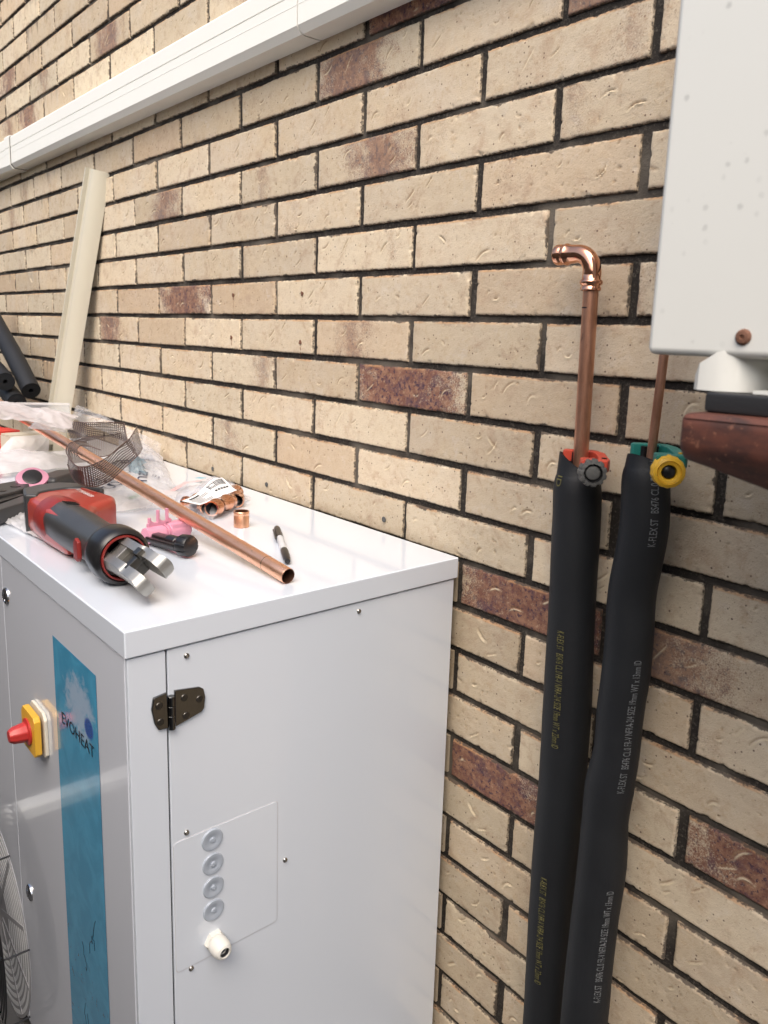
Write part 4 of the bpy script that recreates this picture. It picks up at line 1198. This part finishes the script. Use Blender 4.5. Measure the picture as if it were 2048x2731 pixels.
def fp(x, y, z): return tp(0, 0, 0.0445) + TM @ (RO @ Vector((x, y, z)))
FR = TM @ RO
box(bm, fp(0.004, 0, -0.004), (0.030, 0.0250, 0.046), FR, bev=0.002)
finish(bm, 'fork_root', M_steel, tool)
bm = new()
box(bm, fp(0.030, 0, -0.006), (0.030, 0.0240, 0.030), FR, bev=0.003)
lathe(bm, [(0.0001, -0.0128), (0.0080, -0.0128), (0.0080, 0.0128), (0.0001, 0.0128)], fp(0.044, 0, 0.004), FR @ Vector((0, 1, 0)), 20)
finish(bm, 'press_roller', M_steeld, tool)
bm = new()
box(bm, fp(0.064, 0.0, 0.014), (0.011, 0.0350, 0.013), FR, bev=0.002)
box(bm, fp(0.066, 0.012, 0.021), (0.015, 0.013, 0.012), FR, bev=0.002)
finish(bm, 'retaining_bolt', M_steeld, tool)
bm = new(); lathe(bm, [(0.0001, 0), (0.0030, 0), (0.0030, 0.0012), (0.0001, 0.0012)], fp(0.098, 0.0255, 0.006), FR @ Vector((0, 1, 0.25)), 16)
finish(bm, 'pin_hole', M_blk, tool)
bm = new(); box(bm, tp(-0.375, 0.080, 0.0745), (0.060, 0.006, 0.003), TM @ Matrix.Rotation(R(6), 3, 'Z'), bev=0.001)
finish(bm, 'red_slot', M_red, tool)
lettering('ROTHENBERGER', 0.012, tp(-0.398, 0.062, 0.0747), te + tn * -0.0 , tn * 1.0, M_paper, body, fit=0.083, hscale=0.0085)

# pink cutter with black knob -----------------------------------------
pk0, pk1 = on_lid(386, 1429, 0.018), on_lid(499, 1405, 0.018)
pka = (pk1 - pk0); pka.z = 0; Lk = pka.length; pka.normalize()
pks = Vector((pka.y, -pka.x, 0)); pks = -pks if pks.dot(CAM - pk0) < 0 else pks     # towards the viewer
PM = Matrix(((pka.x, pks.x, 0), (pka.y, pks.y, 0), (0, 0, 1)))
if PM.determinant() < 0: PM = Matrix(((pka.x, pks.x, 0), (pka.y, pks.y, 0), (0, 0, 1)))
pkp = lambda x, y, z: Vector((pk0.x, pk0.y, HZ)) + PM @ Vector((x, y, z))
pk = thing('pink_pipe_clip', 'pink plastic pipe clamp with upright prongs and black tightening knob', 'clamp', pkp(Lk / 2, 0, 0))
bm = new()
lathe(bm, [(0.0125, 0.0), (0.0150, 0.002), (0.0150, Lk * 0.40)], pkp(0, 0, 0.0165), pka, 28)
lathe(bm, [(0.0150, Lk * 0.52), (0.0158, Lk * 0.53), (0.0158, Lk - 0.002), (0.0140, Lk)], pkp(0, 0, 0.0165), pka, 28)
lathe(bm, [(0.0148, Lk * 0.445), (0.0148, Lk * 0.475)], pkp(0, 0, 0.0165), pka, 28)
lathe(bm, [(0.0110, Lk * 0.05), (0.0110, Lk * 0.9)], pkp(0, 0, 0.0165), pka, 20)
box(bm, pkp(Lk * 0.5, -0.006, 0.009), (Lk * 0.9, 0.020, 0.018), PM, bev=0.003)
box(bm, pkp(Lk * 0.76, 0.0, 0.018), (Lk * 0.46, 0.028, 0.030), PM, bev=0.004)
pkb = finish(bm, 'clamp_body', M_pink, pk, True, 40)
bm = new()
box(bm, pkp(Lk * 0.30, -0.004, 0.034), (Lk * 0.42, 0.006, 0.008), PM, bev=0.0012)
for x, hh in ((0.14, 0.014), (0.34, 0.026), (0.55, 0.026)):
    box(bm, pkp(Lk * x, -0.004, 0.034 + hh / 2), (0.0045, 0.006, hh), PM, bev=0.001)
    box(bm, pkp(Lk * x + 0.004, -0.004, 0.037), (0.008, 0.005, 0.008), PM @ Matrix.Rotation(R(35), 3, 'Y'), bev=0.001)
finish(bm, 'prongs', M_pink, pk)
kc = on_lid(497, 1455, 0.021)
bm = new()
rk = 0.0190
lathe(bm, [(0.012, -0.013), (rk * .93, -0.011), (rk, -0.008), (rk, 0.007), (rk * .9, 0.011), (rk * .6, 0.013), (0.0001, 0.0135)], kc, Vector((0.93, 0.30, 0.05)), 72, wob=lambda a, h: 1.0 - (0.06 if math.cos(9 * a) > 0.90 else 0.0))
finish(bm, 'black_knob', M_blk, pk, True, 35)
bm = new()
ka0, ka1 = kc, on_lid(398, 1428, 0.014)
dd = (ka1 - ka0); LL = dd.length
box(bm, ka0.lerp(ka1, 0.50) - Vector((0, 0, 0.003)), (0.020, 0.022, LL * 0.95), frame_of(dd), bev=0.004)
box(bm, ka0.lerp(ka1, 0.50) + Vector((0.002, -0.012, -0.002)), (0.010, 0.010, LL * 0.8), frame_of(dd), bev=0.003)
lathe(bm, [(0.009, 0), (0.012, 0.004), (0.012, 0.03), (0.009, 0.034)], ka0.lerp(ka1, 0.18), dd, 24)
finish(bm, 'black_arm', M_blk, pk)

# dark jaw set with a pink ring, behind the tool ------------------------
jaw = thing('press_jaw', 'dark press jaws with a pink colour ring lying behind the tool', 'tool jaws', on_lid(60, 1330))
bm = new()
jA, jB = on_lid(-30, 1335, 0.02), on_lid(92, 1298, 0.02)
jd = (jB - jA); jd.z = 0; JL = jd.length; jd.normalize(); js = Vector((-jd.y, jd.x, 0))
JM = Matrix(((jd.x, js.x, 0), (jd.y, js.y, 0), (0, 0, 1)))
jp = lambda x, y, z: Vector((jA.x, jA.y, HZ)) + JM @ Vector((x, y, z))
prism(bm, [(-.10, -.030), (.02, -.048), (.07, -.044), (.115, -.020), (.118, .022), (.075, .034), (-.10, .030)], 0.004, 0.040, jp(0, 0.0, 0), JM, bev=0.005)
finish(bm, 'jaw_body', M_blkplast, jaw, True, 40)
bm = new()
prism(bm, [(-.12, -.110), (.05, -.112), (.115, -.085), (.13, -.060), (.06, -.066), (-.12, -.080)], 0.003, 0.034, jp(0, 0, 0), JM, bev=0.005)
finish(bm, 'jaw_arm', M_blkplast, jaw, True, 40)
bm = new()
for x, y in ((0.010, -0.022), (0.062, -0.020)):
    lathe(bm, [(0.0001, 0.0402), (0.011, 0.0402), (0.011, 0.0412), (0.008, 0.0414), (0.0001, 0.0406)], jp(x, y, 0), (0, 0, 1), 22)
box(bm, jp(-0.02, -0.055, 0.018), (0.10, 0.020, 0.030), JM, bev=0.003)
finish(bm, 'jaw_bolt', M_blk, jaw, True, 40)
bm = new(); box(bm, jp(0.03, -0.062, 0.024), (0.055, 0.010, 0.008), JM, bev=0.002)
finish(bm, 'spring_plate', M_steel, jaw)
rcp = on_lid(86, 1272, 0.052)
tocam = (CAM - rcp).normalized()
rax = (tocam * 0.75 + Vector((0, 0, 0.75))).normalized()
RTM = frame_of(rax)
bm = new()
prism(bm, [(math.cos(R(k * 15)) * (0.031 + 0.004 * math.cos(R(k * 30))), math.sin(R(k * 15)) * 0.030) for k in range(24)], -0.024, 0.0, rcp, RTM, bev=0.004)
finish(bm, 'pink_ring', M_pink, jaw, True, 40)
bm = new(); lathe(bm, [(0.0205, 0.0002), (0.0205, 0.0016), (0.019, 0.0024), (0.0001, 0.0024)], rcp, rax, 32)
finish(bm, 'ring_plug', M_blk, jaw)
bm = new()
dmp = on_lid(158, 1284, 0.03)
prism(bm, [(-.060, -.030), (.055, -.034), (.070, .0), (.040, .034), (-.035, .036), (-.062, .012)], -0.026, 0.020, dmp, JM, bev=0.012, seg=3)
finish(bm, 'jaw_shoulder', M_blkplast, jaw, True, 45)

# sheets of polythene ---------------------------------------------------
def sheet(name, c4, nx, ny, amp, fr, seed, m, parent, dome=0.0, ridge=0.5, edge=0.3, under=False):
    """c4: corners in order (0,0) (1,0) (1,1) (0,1)"""
    bm = new()
    A, B, Cc, D = [Vector(v) for v in c4]
    off = Vector((seed * 5.3, seed * 2.9, seed * 8.1))
    nr = (B - A).cross(D - A).normalized()
    if nr.z < 0: nr = -nr
    sc = max((B - A).length, (D - A).length)
    g = []
    for j in range(ny + 1):
        row = []
        for i in range(nx + 1):
            u, v = i / nx, j / ny
            p = A * (1 - u) * (1 - v) + B * u * (1 - v) + Cc * u * v + D * (1 - u) * v
            s = Vector((u * (B - A).length, v * (D - A).length, 0))
            n1 = noise.noise(s * fr + off)
            n2 = 1 - abs(noise.noise(s * fr * 2.1 + off * 1.7)) * 2
            n3 = 1 - abs(noise.noise(s * fr * 5.0 + off * 2.3)) * 2
            w = (1 - edge) + edge * min(1.0, 8 * min(u, 1 - u, v, 1 - v) + 0.0)
            h = amp * ((1 - ridge) * (n1 + 0.6) + ridge * (0.7 * n2 + 0.3 * n3)) * w
            h += dome * math.sin(math.pi * u) * math.sin(math.pi * v)
            wob = noise.noise(s * fr * 1.3 + off * 3.1) * amp * 0.8
            h = max(0.0, h)
            if under:
                q_ = p + nr * h; w_ = q_ - a0
                lh_ = math.hypot(dp.x, dp.y)
                dd_ = abs(w_.x * dp.y - w_.y * dp.x) / lh_
                tt_ = (w_.x * dp.x + w_.y * dp.y) / lh_ / lh_
                lim_ = max(HZ + 0.0012, a0.z + dp.z * tt_ - rp - 0.002) + max(0.0, dd_ - 0.010) * 1.1
                if q_.z > lim_: h = max(0.0, h - (q_.z - lim_)); p = Vector((p.x, p.y, min(p.z, lim_)))
            row.append(bm.verts.new(p + nr * max(0.0, h) + (B - A).normalized() * wob * (1 if 0 < i < nx else 1.6)))
        g.append(row)
    for j in range(ny):
        for i in range(nx): bm.faces.new((g[j][i], g[j][i + 1], g[j + 1][i + 1], g[j + 1][i]))
    return finish(bm, name, m, parent, True, 70)

# printed bag
pbag = thing('printed_plastic_bag', 'crumpled clear plastic bag with large navy warning print', 'plastic bag', on_lid(400, 1290))
cB = [on_lid(236, 1372, 0.004), on_lid(478, 1352, 0.004), on_lid(428, 1216, 0.006), on_lid(322, 1164, 0.03)]
pfilm = sheet('bag_film', cB, 60, 50, 0.010, 13, 4, M_milk, pbag, 0.014, 0.4, under=True)
sheet('bag_film_top', [on_lid(398, 1276, 0.02), on_lid(470, 1310, 0.008), on_lid(428, 1220, 0.012), on_lid(350, 1168, 0.05)], 50, 40, 0.012, 14, 9, M_film, pbag, 0.022, 0.4, under=True)
sheet('blue_insert', [on_lid(338, 1266, 0.02), on_lid(384, 1276, 0.02), on_lid(386, 1238, 0.03), on_lid(352, 1228, 0.03)], 30, 30, 0.016, 40, 2, M_bluebag, pbag, 0.02)
from mathutils.bvhtree import BVHTree
ptree = BVHTree.FromPolygons([v.co.copy() for v in pfilm.data.vertices], [tuple(p.vertices) for p in pfilm.data.polygons])
def hit(px, py):
    r_ = ptree.ray_cast(CAM, ray(px, py).normalized())
    return r_[0] if r_[0] is not None else on_lid(px, py, 0.01)
def lay(body, px, py, dz, ang, hgt, wid, m=M_ink):
    o = hit(px, py); zz_ = o.z + 0.004 - HZ
    o = on_lid(px, py, zz_)
    e = on_lid(px + math.cos(ang) * 20, py - math.sin(ang) * 20, zz_)
    xd = (e - o).normalized(); yd = Vector((-xd.y, xd.x, 0))
    ob = lettering(body, 0.02, o, xd, yd, m, pbag, fit=wid, hscale=hgt, name='print')
    for v in ob.data.vertices:
        r_ = ptree.ray_cast(Vector((v.co.x, v.co.y, HZ + 0.4)), Vector((0, 0, -1)))
        if r_[0] is not None: v.co.z = r_[0].z + 0.003
lay('to', 296, 1303, 0.030, R(14), 0.050, 0.055)
lay('a', 292, 1282, 0.030, R(20), 0.040, 0.030)
lay('har', 392, 1278, 0.046, R(80), 0.034, 0.115)
lay('DING', 366, 1216, 0.060, R(-38), 0.050, 0.060)
lay('a', 338, 1232, 0.060, R(14), 0.050, 0.03)
lay('e', 424, 1276, 0.034, R(60), 0.018, 0.030)

# zip bag with copper fittings and a paper label -------------------------
zb = thing('fittings_bag', 'clear zip bag of copper press fittings with a white barcode label', 'plastic bag', on_lid(570, 1345))
zc = [on_lid(459, 1352, 0.003), on_lid(566, 1386, 0.003), on_lid(668, 1331, 0.003), on_lid(596, 1288, 0.006)]
zfilm = sheet('bag_film', zc, 50, 46, 0.010, 16, 7, M_film, zb, 0.046, 0.35)
sheet('bag_back', [v + Vector((0, 0, -0.001)) for v in zc], 24, 24, 0.004, 22, 8, M_milk, zb, 0.0)
def fitting(pa, pb_, r, mouth=True):
    bm = new(); d_ = (Vector(pb_) - Vector(pa)); Lf = d_.length
    lathe(bm, [(r * .8, 0.0), (r, 0.0006), (r, Lf * .16), (r * 1.12, Lf * .20), (r * 1.12, Lf * .26), (r * .95, Lf * .30), (r * .92, Lf * .70), (r * 1.12, Lf * .74), (r * 1.12, Lf * .80), (r, Lf * .84), (r, Lf)], pa, d_, 28, close=False)
    lathe(bm, [(r * .8, 0.0), (r * .78, Lf * .4), (0.0001, Lf * .4)], pa, d_, 28, mi=1, close=False)
    lathe(bm, [(r, Lf), (r * .8, Lf), (r * .78, Lf * .6), (0.0001, Lf * .6)], pa, d_, 28, mi=1, close=False)
    return finish(bm, 'copper_fitting', [M_copper_new, M_gap], zb, True, 45)
fa = on_lid(586, 1350, 0.020)
fitting(fa + Vector((0.020, -0.030, 0.002)), fa + Vector((-0.035, 0.045, 0.0)), 0.0160)
fitting(on_lid(552, 1356, 0.016), on_lid(538, 1336, 0.016) + Vector((-0.02, 0.0, 0)), 0.0150)
fitting(on_lid(625, 1333, 0.016) + Vector((0.012, 0, 0)), on_lid(628, 1318, 0.016) + Vector((-0.035, 0.02, 0)), 0.0155)
fitting(on_lid(515, 1342, 0.014), on_lid(490, 1338, 0.014), 0.0120)
# label lies over the shoulder of the bag
ztree = BVHTree.FromPolygons([v.co.copy() for v in zfilm.data.vertices], [tuple(p.vertices) for p in zfilm.data.polygons])
Lq = [Vector((484, 1331)), Vector((532, 1342)), Vector((632, 1308)), Vector((592, 1294))]
def lab_pt(u, v, lift=0.0012):
    q = Lq[0] * (1 - u) * (1 - v) + Lq[1] * u * (1 - v) + Lq[2] * u * v + Lq[3] * (1 - u) * v
    base_ = on_lid(q.x, q.y, 0.036)
    r_ = ztree.ray_cast(Vector((base_.x, base_.y, HZ + 0.3)), Vector((0, 0, -1)))
    z_ = r_[0].z if r_[0] is not None else HZ + 0.02
    return Vector((base_.x, base_.y, max(z_, HZ + 0.030) + lift))
bm = new()
g = [[bm.verts.new(lab_pt(i / 8, j / 14, 0.002)) for i in range(9)] for j in range(15)]
for _ in range(6):
    for j in range(15):
        for i in range(9):
            nb_ = [g[jj][ii].co.z for jj, ii in ((j - 1, i), (j + 1, i), (j, i - 1), (j, i + 1)) if 0 <= jj < 15 and 0 <= ii < 9]
            g[j][i].co.z = max(g[j][i].co.z, sum(nb_) / len(nb_))
for j in range(14):
    for i in range(8): bm.faces.new((g[j][i], g[j][i + 1], g[j + 1][i + 1], g[j + 1][i]))
gco = [[v.co.copy() for v in row] for row in g]
plab = finish(bm, 'paper_label', M_paper, zb)
def lab_pt2(u, v):
    a_, b_ = min(u * 8, 7.999), min(v * 14, 13.999)
    i, j = int(a_), int(b_); f, h = a_ - i, b_ - j
    return (gco[j][i] * (1 - f) + gco[j][i + 1] * f) * (1 - h) + (gco[j + 1][i] * (1 - f) + gco[j + 1][i + 1] * f) * h + Vector((0, 0, 0.001))
bm = new()
def bar(u0, v0, u1, v1):
    n_ = 4
    pr0 = None
    for i in range(n_ + 1):
        v = v0 + (v1 - v0) * i / n_
        a_, b_ = bm.verts.new(lab_pt2(u0, v)), bm.verts.new(lab_pt2(u1, v))
        if pr0: bm.faces.new((pr0[0], pr0[1], b_, a_))
        pr0 = (a_, b_)
rr = random.Random(2)
for k in range(6): bar(0.34 + k * 0.10, 0.06, 0.365 + k * 0.10, rr.uniform(0.30, 0.48))
bar(0.16, 0.10, 0.26, 0.34)
v = 0.55
while v < 0.93:
    wv_ = rr.uniform(0.008, 0.022); bar(0.12, v, 0.42, v + wv_); v += wv_ + rr.uniform(0.010, 0.02)
v = 0.60
while v < 0.90: bar(0.55, v, 0.62, v + 0.05); v += 0.07
finish(bm, 'label_print', M_lblk, plab, False)
# flat tail of the bag with coloured stripes
sheet('bag_tail', [on_lid(300, 1372, 0.003), on_lid(470, 1362, 0.004), on_lid(600, 1288, 0.006), on_lid(480, 1298, 0.004)], 40, 30, 0.006, 14, 12, M_film, zb, 0.003, 0.3, under=True)
def stripe(p0, p1, w, m):
    a_, b_ = on_lid(*p0), on_lid(*p1)
    d_ = (b_ - a_).normalized(); s_ = Vector((-d_.y, d_.x, 0)) * w
    bm = new(); bm.faces.new([bm.verts.new(q + Vector((0, 0, z_))) for q, z_ in ((a_ - s_, .012), (b_ - s_, .014), (b_ + s_, .014), (a_ + s_, .012))])
    finish(bm, 'zip_stripe', m, zb, False)
stripe((342, 1345), (362, 1341), 0.010, M_gstripe)
stripe((360, 1338), (378, 1330), 0.008, M_gstripe)
stripe((378, 1330), (392, 1326), 0.006, M_ink)
stripe((440, 1334), (498, 1300), 0.006, M_pstripe)
stripe((498, 1300), (545, 1294), 0.005, M_pstripe)
stripe((524, 1286), (546, 1290), 0.010, M_bstripe)
stripe((374, 1344), (398, 1336), 0.004, M_pstripe)

# brown gauze offcut curled round the pipe ------------------------------
gz_t = thing('gauze_offcut', 'curled strip of brown plastic mesh draped over the copper pipe', 'mesh', on_lid(290, 1240))
def ribbon(path_lo, path_hi, n, name, du):
    """surface between a lower and an upper image curve, each a list of (px, py, height over lid)"""
    def samp(path, t):
        k = t * (len(path) - 1); i = min(int(k), len(path) - 2); f = k - i
        p = [Vector(on_lid(a, b, c)) for a, b, c in (path[max(i - 1, 0)], path[i], path[i + 1], path[min(i + 2, len(path) - 1)])]
        p0, p1, p2, p3 = p
        return 0.5 * ((2 * p1) + (p2 - p0) * f + (2 * p0 - 5 * p1 + 4 * p2 - p3) * f * f + (3 * p1 - p0 - 3 * p2 + p3) * f ** 3)
    verts, faces, uvs = [], [], []
    m_ = 8
    arc = 0.0; prev = None
    us = []
    for i in range(n + 1):
        a_, b_ = samp(path_lo, i / n), samp(path_hi, i / n)
        mid = (a_ + b_) / 2
        if prev is not None: arc += (mid - prev).length
        prev = mid; us.append(arc)
        for j in range(m_ + 1):
            verts.append(a_.lerp(b_, j / m_))
            uvs.append((arc / 0.0050, (b_ - a_).length * j / m_ / 0.0050))
    for i in range(n):
        for j in range(m_):
            a_ = i * (m_ + 1) + j
            faces.append((a_, a_ + 1, a_ + m_ + 2, a_ + m_ + 1))
    me = bpy.data.meshes.new(name); me.from_pydata(verts, [], faces); me.update()
    ul = me.uv_layers.new(name='UVMap')
    for p in me.polygons:
        for li in p.loop_indices: ul.data[li].uv = uvs[me.loops[li].vertex_index]
    me.polygons.foreach_set('use_smooth', [True] * len(me.polygons))
    me.materials.append(M_gauze)
    o = bpy.data.objects.new(name, me); link(o, gz_t); o.location = -Vector(gz_t.location)
    for path in (path_lo, path_hi):
        bm = new(); tube(bm, [samp(path, i / n) for i in range(n + 1)], 0.0011, 6)
        h_ = finish(bm, 'hem', M_hem, o, True, 60)
        h_.location = (0, 0, 0)
# back leaf
ribbon([(192, 1182, 0.095), (230, 1176, 0.095), (290, 1164, 0.105), (340, 1180, 0.095)], [(171, 1122, 0.135), (225, 1127, 0.140), (290, 1126, 0.145), (331, 1128, 0.140)], 40, 'gauze_strip', 1)
ribbon([(184, 1200, 0.097), (230, 1216, 0.093), (290, 1214, 0.093), (336, 1180, 0.095)], [(192, 1180, 0.097), (236, 1166, 0.105), (290, 1160, 0.107), (335, 1152, 0.105)], 40, 'gauze_strip', 1)
# right wing
ribbon([(331, 1160, 0.095), (342, 1188, 0.085), (366, 1214, 0.075), (380, 1194, 0.085)], [(331, 1128, 0.140), (340, 1172, 0.105), (352, 1160, 0.115), (365, 1138, 0.125)], 30, 'gauze_strip', 1)
# front fold wrapping the pipe
ribbon([(180, 1238, 0.110), (198, 1280, 0.087), (240, 1298, 0.083), (290, 1284, 0.087), (340, 1240, 0.105), (368, 1214, 0.120)],
       [(182, 1186, 0.145), (196, 1236, 0.135), (232, 1244, 0.130), (282, 1222, 0.135), (318, 1192, 0.140), (345, 1170, 0.150)], 60, 'gauze_strip', 1)
ribbon([(196, 1236, 0.135), (184, 1222, 0.135), (176, 1202, 0.137), (184, 1184, 0.141), (200, 1178, 0.145), (230, 1180, 0.135)],
       [(236, 1232, 0.125), (214, 1222, 0.130), (204, 1206, 0.135), (212, 1190, 0.141), (236, 1190, 0.135), (268, 1200, 0.130)], 40, 'gauze_strip', 1)

# beige coupler box under milky polythene -------------------------------
bx = thing('duct_coupler', 'beige plastic trunking coupler with a slot, half wrapped in polythene', 'coupler', on_lid(110, 1238))
q0, q1 = on_lid(30, 1248), on_lid(178, 1232)
dv = (q1 - q0); dv.z = 0; WL = dv.length; dv.normalize(); nv = Vector((-dv.y, dv.x, 0)); nv = -nv if nv.dot(CAM - q0) < 0 else nv
BMx = Matrix(((dv.x, nv.x, 0), (dv.y, nv.y, 0), (0, 0, 1)))
bp = lambda x, y, z: Vector((q0.x, q0.y, HZ)) + BMx @ Vector((x, y, z))
HB = 0.088
bm = new()
for (x0, x1, z0, z1) in ((0, WL, 0, 0.036), (0, WL, 0.054, HB), (0, WL * 0.50, 0.036, 0.054), (WL * 0.76, WL, 0.036, 0.054)):
    box(bm, bp((x0 + x1) / 2, -0.002, (z0 + z1) / 2), (x1 - x0, 0.004, z1 - z0), BMx)
box(bm, bp(WL / 2, -0.03, HB - 0.002), (WL - 0.004, 0.052, 0.004), BMx)
box(bm, bp(0.002, -0.03, HB / 2), (0.004, 0.052, HB - 0.01), BMx); box(bm, bp(WL - 0.002, -0.03, HB / 2), (0.004, 0.052, HB - 0.01), BMx)
finish(bm, 'coupler_shell', M_beige, bx, False)
bm = new(); box(bm, bp(WL * 0.63, -0.010, 0.045), (WL * 0.30, 0.004, 0.03), BMx)
finish(bm, 'slot_back', plain('slot_back', (0.34, 0.32, 0.25), 0.7), bx, False)
mb = thing('polythene_bag', 'milky polythene bag bunched in front of the beige coupler', 'plastic bag', bp(WL * 0.4, 0.06, 0))
sheet('bag_film', [bp(-0.06, 0.010, 0.020), bp(WL * 0.56, 0.012, 0.014), bp(WL * 0.66, 0.010, HB * 0.96), bp(0.0, 0.006, HB * 0.97)], 40, 36, 0.010, 10, 21, M_milk, mb, 0.015, 0.35)
sheet('bag_skirt', [bp(-0.20, 0.14, 0.006), bp(WL * 1.12, 0.145, 0.006), bp(WL * 1.02, 0.012, 0.030), bp(-0.14, 0.012, 0.045)], 56, 36, 0.016, 9, 23, M_milk, mb, 0.016, 0.35)
sheet('bag_side', [bp(-0.30, 0.07, 0.004), bp(0.06, 0.055, 0.01), bp(0.05, 0.02, 0.050), bp(-0.22, 0.02, 0.030)], 40, 34, 0.014, 9, 25, M_pinkfilm, mb, 0.02, 0.35)

# red cardboard box -----------------------------------------------------
rb_ = thing('red_box', 'open red carton with white letters at the edge of the lid', 'box', on_lid(30, 1212))
r0, r1 = on_lid(-120, 1240, 0.0), on_lid(57, 1222, 0.0)
rd = (r1 - r0); rd.z = 0; RW = rd.length; rd.normalize(); rn = Vector((-rd.y, rd.x, 0)); rn = -rn if rn.dot(CAM - r0) < 0 else rn
RM = Matrix(((rd.x, rn.x, 0), (rd.y, rn.y, 0), (0, 0, 1)))
rpnt = lambda x, y, z: Vector((r0.x, r0.y, HZ)) + RM @ Vector((x, y, z))
zr = 0.0
for zz in range(20, 120):
    q = proj(rpnt(RW, 0, zz / 1000))
    if q[1] < 1150: zr = zz / 1000; break
DB = 0.17
bm = new()
box(bm, rpnt(RW / 2, -0.002, zr / 2), (RW, 0.004, zr), RM)
box(bm, rpnt(RW - 0.002, -DB / 2, zr / 2), (0.004, DB - 0.008, zr), RM)
box(bm, rpnt(RW / 2, -DB + 0.002, zr / 2), (RW, 0.004, zr), RM)
box(bm, rpnt(RW / 2, -0.040, zr + 0.0012), (RW, 0.080, 0.002), RM)
finish(bm, 'carton', plain('red_card', (0.62, 0.045, 0.03), 0.45, 0, 0.05), rb_, False)
bm = new(); box(bm, rpnt(RW / 2, -DB / 2, zr * 0.5), (RW - 0.012, DB - 0.012, zr * 0.8), RM)
finish(bm, 'carton_inside', M_gap, rb_, False)
lettering('RO', 0.02, rpnt(RW - 0.072, 0.0006, zr - 0.030), rd, (0, 0, 1), M_paper, rb_, fit=0.036, hscale=0.019)

# big sheets at the back of the lid --------------------------------------
ps = thing('polythene_sheet', 'pinkish translucent polythene sheet draped over the far end of the pipe', 'plastic sheet', on_lid(80, 1150, 0.05))
sheet('film', [on_lid(-60, 1118, 0.200), on_lid(176, 1156, 0.150), on_lid(192, 1112, 0.165), on_lid(-60, 1078, 0.200)], 60, 36, 0.020, 9, 31, M_pinkfilm, ps, 0.012, 0.35)
sheet('film_fold', [on_lid(70, 1148, 0.150), on_lid(180, 1160, 0.13), on_lid(205, 1118, 0.12), on_lid(110, 1092, 0.16)], 40, 26, 0.016, 12, 33, M_milk, ps, 0.01, 0.4)
cbx = thing('clear_packaging', 'bluish clear plastic packaging propped below the leaning beige lid', 'packaging', on_lid(130, 1110, 0.06))
sheet('packaging_front', [on_lid(36, 1106, 0.115), on_lid(190, 1112, 0.100), on_lid(188, 1080, 0.130), on_lid(40, 1078, 0.150)], 40, 16, 0.006, 8, 41, M_clearbox, cbx, 0.0, 0.3)
sheet('packaging_lip', [on_lid(40, 1079, 0.150), on_lid(188, 1081, 0.130), on_lid(184, 1075, 0.134), on_lid(42, 1073, 0.154)], 30, 3, 0.001, 8, 42, M_milk, cbx, 0.0, 0.2)
cs = thing('clear_sheet', 'crumpled clear film lying between the mesh strip and the bricks', 'plastic sheet', on_lid(330, 1180, 0.02))
sheet('film', [on_lid(190, 1118, 0.085), on_lid(425, 1222, 0.006), on_lid(432, 1190, 0.04), on_lid(205, 1082, 0.115)], 60, 26, 0.014, 11, 51, M_film, cs, 0.006, 0.5)
sheet('film_lower', [on_lid(0, 1390, 0.003), on_lid(118, 1448, 0.002), on_lid(140, 1380, 0.006), on_lid(20, 1340, 0.008)], 36, 26, 0.008, 16, 52, M_milk, cs, 0.004, 0.5)
